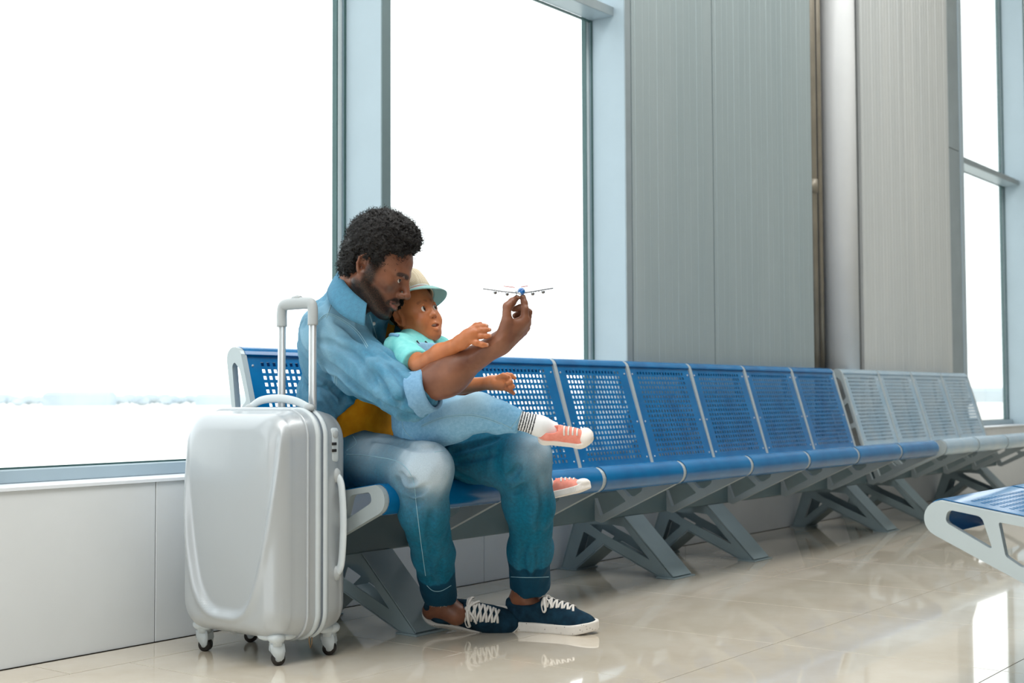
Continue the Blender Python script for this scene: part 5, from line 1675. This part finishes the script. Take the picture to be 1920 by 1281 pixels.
for pts in ([(790, 798), (830, 782), (880, 777), (915, 784), (940, 794), (960, 804)], [(790, 801), (830, 785), (880, 780), (915, 787), (938, 796)], [(753, 790), (762, 812), (790, 835)], [(975, 779), (968, 790), (957, 803)]):
    ksub(seam('seam', ob_, pts, m_stitch, None, 0.0009), ov)
# bib, straps and buckles
bib = onto(tb, [(812, 668)], 0.003)
def patch(name, corners, bvh, mat, lift, n=7):
    (a, b, c, d) = [np.array(q, float) for q in corners]; V = []; F_ = []
    for i in range(n+1):
        for j in range(n+1):
            u, v = i/n, j/n; p = (1-u)*(1-v)*a+u*(1-v)*b+u*v*c+(1-u)*v*d
            h = onto(bvh, [tuple(p)], lift); V.append(h[0] if h else P(p[0], p[1], 3.70))
    for i in range(n):
        for j in range(n): k = i*(n+1)+j; F_.append((k, k+1, k+n+2, k+n+1))
    me = from_pd(V, F_); set_attr(me, 'fade_and_light', np.full(len(V), 0.3)); set_attr(me, 'dark', np.zeros(len(V)))
    o = link(name, me, mat, None, True); sm = o.modifiers.new('thickness', 'SOLIDIFY'); sm.thickness = 0.002; sm.offset = 0
    return ksub(o)
bc = onto(tb, [(802, 654)], 0.0)
bc = bc[0] if bc else P(802, 654, 3.72)
F = Field(bc-0.07, bc+0.07, 0.0026)
F.ell(KC, (0.0985, 0.0805, 0.1115), 0.0, KT); F.cap(SR+UP*0.002, SL+UP*0.002, 0.0415, 0.0415, 0.03); F.cap(SL, P(828, 690, 3.82), 0.043, 0.041, 0.02)
F.op(lambda x, y, z: np.maximum(np.maximum(np.abs((x-bc[0])*R0[0]+(y-bc[1])*R0[1])-0.031, np.abs(z-bc[2]+0.018)-0.036), np.abs((x-bc[0])*F0[0]+(y-bc[1])*F0[1])-0.06), F.lo, [a_[-1] for a_ in F.ax], 0.006, 'and')
V, Q = F.mesh(); V = relax(V, Q, 1, 0.3); me = mesh_from(V, Q); set_attr(me, 'fade_and_light', np.full(len(V), 0.3)); set_attr(me, 'dark', np.zeros(len(V)))
kp(link('bib', me, m_over, None, True))
for pts in ([(724, 632), (736, 628), (748, 630)], ):
    o = seam('strap', tb, pts, m_over, None, 0.006, lift=0.002)
    if o is not None:
        for nm in ('fade_and_light', 'dark'): set_attr(o.data, nm, np.zeros(len(o.data.vertices)))
        ksub(o)
m_cord = NT('dark_striped_strap', 0.6, 0, rgb(36, 38, 44))
ksub(seam('strap', tb, [(781, 639), (790, 652), (797, 664), (803, 674)], m_cord, None, 0.0028, lift=0.002)); ksub(seam('strap', tb, [(797, 640), (806, 650), (813, 659)], m_cord, None, 0.0026, lift=0.002))
# ---- socks
m_sock = NT('white_sock_striped_top', 0.9, 0, rgb(232, 234, 236), 0.1)
m_sock.color(m_sock.mix(m_sock.attr('dark'), rgb(234, 236, 238), rgb(34, 36, 44)))
def sock(a, b, c, ra, rb):
    F = Field(np.minimum.reduce([a, b, c])-0.05, np.maximum.reduce([a, b, c])+0.05, 0.0022)
    F.cap(a, b, ra, rb, 0.005); F.cap(b, c, rb, rb*0.95, 0.02)
    V, Q = F.mesh(); V = relax(V, Q, 1, 0.3); me = mesh_from(V, Q)
    d = b-a; L = np.linalg.norm(d); t = (V-a)@(d/L)
    set_attr(me, 'dark', ((t < 0.040) & (np.sin(t*2*math.pi/0.0072) > 0.1)).astype(float))
    return kp(link('sock', me, m_sock, None, True))
sock(P(975, 789, 3.60), P(1012, 799, 3.60), P(1034, 806, 3.61), 0.0275, 0.0255)
sock(P(1000, 885, 3.865), P(1012, 897, 3.85), P(1024, 905, 3.84), 0.024, 0.023)
# ---- shoes
m_coral = NT('coral_canvas', 0.85, 0, rgb(238, 132, 120), 0.2)
m_coral.color(m_coral.ramp(m_coral.noise(60, 4), [(0.3, rgb(232, 138, 122)), (0.7, rgb(244, 160, 144))]))
m_wsole = NT('white_rubber', 0.55, 0, rgb(234, 228, 222), 0.3)
ax = tilt_axes(R0*0.97-F0*0.18, math.radians(54), math.radians(-2))
ax[:, 2] *= 1.15
build_shoe(0.160, (m_coral, m_wsole, m_lace), kp, P(1060, 826, 3.615), ax, 'child')
ax = tilt_axes(R0*0.95-F0*0.25, math.radians(-6), math.radians(13))
build_shoe(0.168, (m_coral, m_wsole, m_lace), kp, P(1058, 930, 3.84), ax, 'child')

# ================================================================== toy airliner
toy = empty('toy_airplane', P(974, 549, 3.47), label='small model airliner with four engines and blue nose, held up in the man\'s fingertips', cat='toy plane')
m_pw = NT('toy_white', 0.3, 0, rgb(226, 230, 234)); m_pg = NT('toy_grey_metal', 0.35, 0.6, rgb(120, 118, 120)); m_pb = NT('toy_blue', 0.25, 0, rgb(10, 96, 170)); m_pr = NT('toy_red', 0.3, 0, rgb(190, 70, 50))
m_pl = NT('toy_silver', 0.25, 0.8, rgb(180, 184, 186))
def tp(o): o.parent = toy; p = toy.location; o.matrix_parent_inverse = Matrix.Translation((-p[0], -p[1], -p[2])); return o
nose, tail = P(979, 547.5, 3.40), P(967, 541, 3.565)
fu = tail-nose; FL = np.linalg.norm(fu); fd = fu/FL
wl = np.array(R0); wl = wl-fd*(wl@fd); wl /= np.linalg.norm(wl); wu = np.cross(wl, fd); wu = wu if wu[2] > 0 else -wu
def T(x, y, z): return nose+wl*x+fd*y+wu*z         # x right in the photo, y back, z up
prof = [(0, 0.0005), (0.002, 0.0040), (0.006, 0.0070), (0.012, 0.0090), (0.020, 0.0098)]
Acc().tube([T(0, y, 0) for y, r in prof], [r for y, r in prof], 20, up=tuple(wu)).obj('nose', m_pb, None)
o = [o for o in COL.objects if o.name.startswith('nose')][-1]; tp(o)
prof = [(0.0195, 0.0099), (0.05, 0.0100), (0.10, 0.0098), (0.13, 0.0078), (0.155, 0.0042), (0.166, 0.0016)]
tp(Acc().tube([T(0, y, 0.0022*max(0, (y-0.1)/0.066)) for y, r in prof], [r for y, r in prof], 20, up=tuple(wu)).obj('fuselage', m_pw, None))
tp(Acc().tube([T(-0.0055, 0.006, 0.0035), T(0, 0.0042, 0.0048), T(0.0055, 0.006, 0.0035)], 0.0013, 8).obj('windscreen', m_black, None))
tp(Acc().sphere(T(-0.003, 0.009, -0.003), 0.0058, 12, 8, (1, 1, 0.8)).obj('nose_marking', m_pw, None))
def wing(name, pts, th, mat):
    V = [T(*p) for p in pts]+[T(p[0], p[1], p[2]-th) for p in pts]; n = len(pts)
    F_ = [tuple(range(n)), tuple(range(n, 2*n))[::-1]]+[(i, i+n, (i+1) % n+n, (i+1) % n) for i in range(n)]
    return tp(link(name, from_pd(V, F_), mat))
for s in (-1, 1):
    wing('wing', [(s*0.007, 0.045, -0.005), (s*0.007, 0.088, -0.005), (s*0.040, 0.094, -0.0025), (s*0.094, 0.108, 0.0045), (s*0.0945, 0.098, 0.0048), (s*0.030, 0.064, -0.003)], 0.0026, m_pg)
    for ex, ey, ez in ((0.034, 0.052, -0.0085), (0.064, 0.070, -0.0050)):
        e = Acc().tube([T(s*ex, ey+d, ez) for d in (0, 0.002, 0.012, 0.018)], [0.0042, 0.0048, 0.0044, 0.0022], 16, up=tuple(wu)).obj('engine', m_pl, None); tp(e)
        f_ = Acc().tube([T(s*ex, ey-0.0002, ez), T(s*ex, ey-0.0008, ez)], [0.0030, 0.0012], 12, up=tuple(wu)).obj('fan', m_pg, None); tp(f_)
        tp(Acc().tube([T(s*ex, ey+0.008, ez+0.003), T(s*ex, ey+0.018, ez+0.0065)], 0.0009, 5).obj('pylon', m_pg, None))
    for fx in (0.018, 0.026, 0.045, 0.054):
        tp(Acc().tube([T(s*fx, 0.080, -0.004), T(s*fx, 0.096, -0.0055)], 0.0011, 5).obj('flap_fairing', m_pg, None))
    wing('tailplane', [(s*0.002, 0.145, 0.004), (s*0.002, 0.162, 0.004), (s*0.033, 0.170, 0.0075), (s*0.033, 0.164, 0.0075)], 0.0018, m_pr)
V = [T(x, y, z) for x in (-0.0008, 0.0008) for y, z in ((0.130, 0.008), (0.148, 0.031), (0.161, 0.031), (0.162, 0.006))]
tp(link('fin', from_pd(V, [(0, 1, 2, 3), (7, 6, 5, 4), (0, 4, 5, 1), (1, 5, 6, 2), (2, 6, 7, 3), (3, 7, 4, 0)]), m_pw))
for x in (-0.010, 0.0045):
    tp(Acc().cyl(T(x-0.001, 0.060, -0.0145), T(x+0.003, 0.060, -0.0145), 0.0034, 14).obj('wheel', m_pl, None))
    tp(Acc().tube([T(x+0.001, 0.060, -0.006), T(x+0.001, 0.060, -0.0145)], 0.0010, 6).obj('strut', m_pl, None))
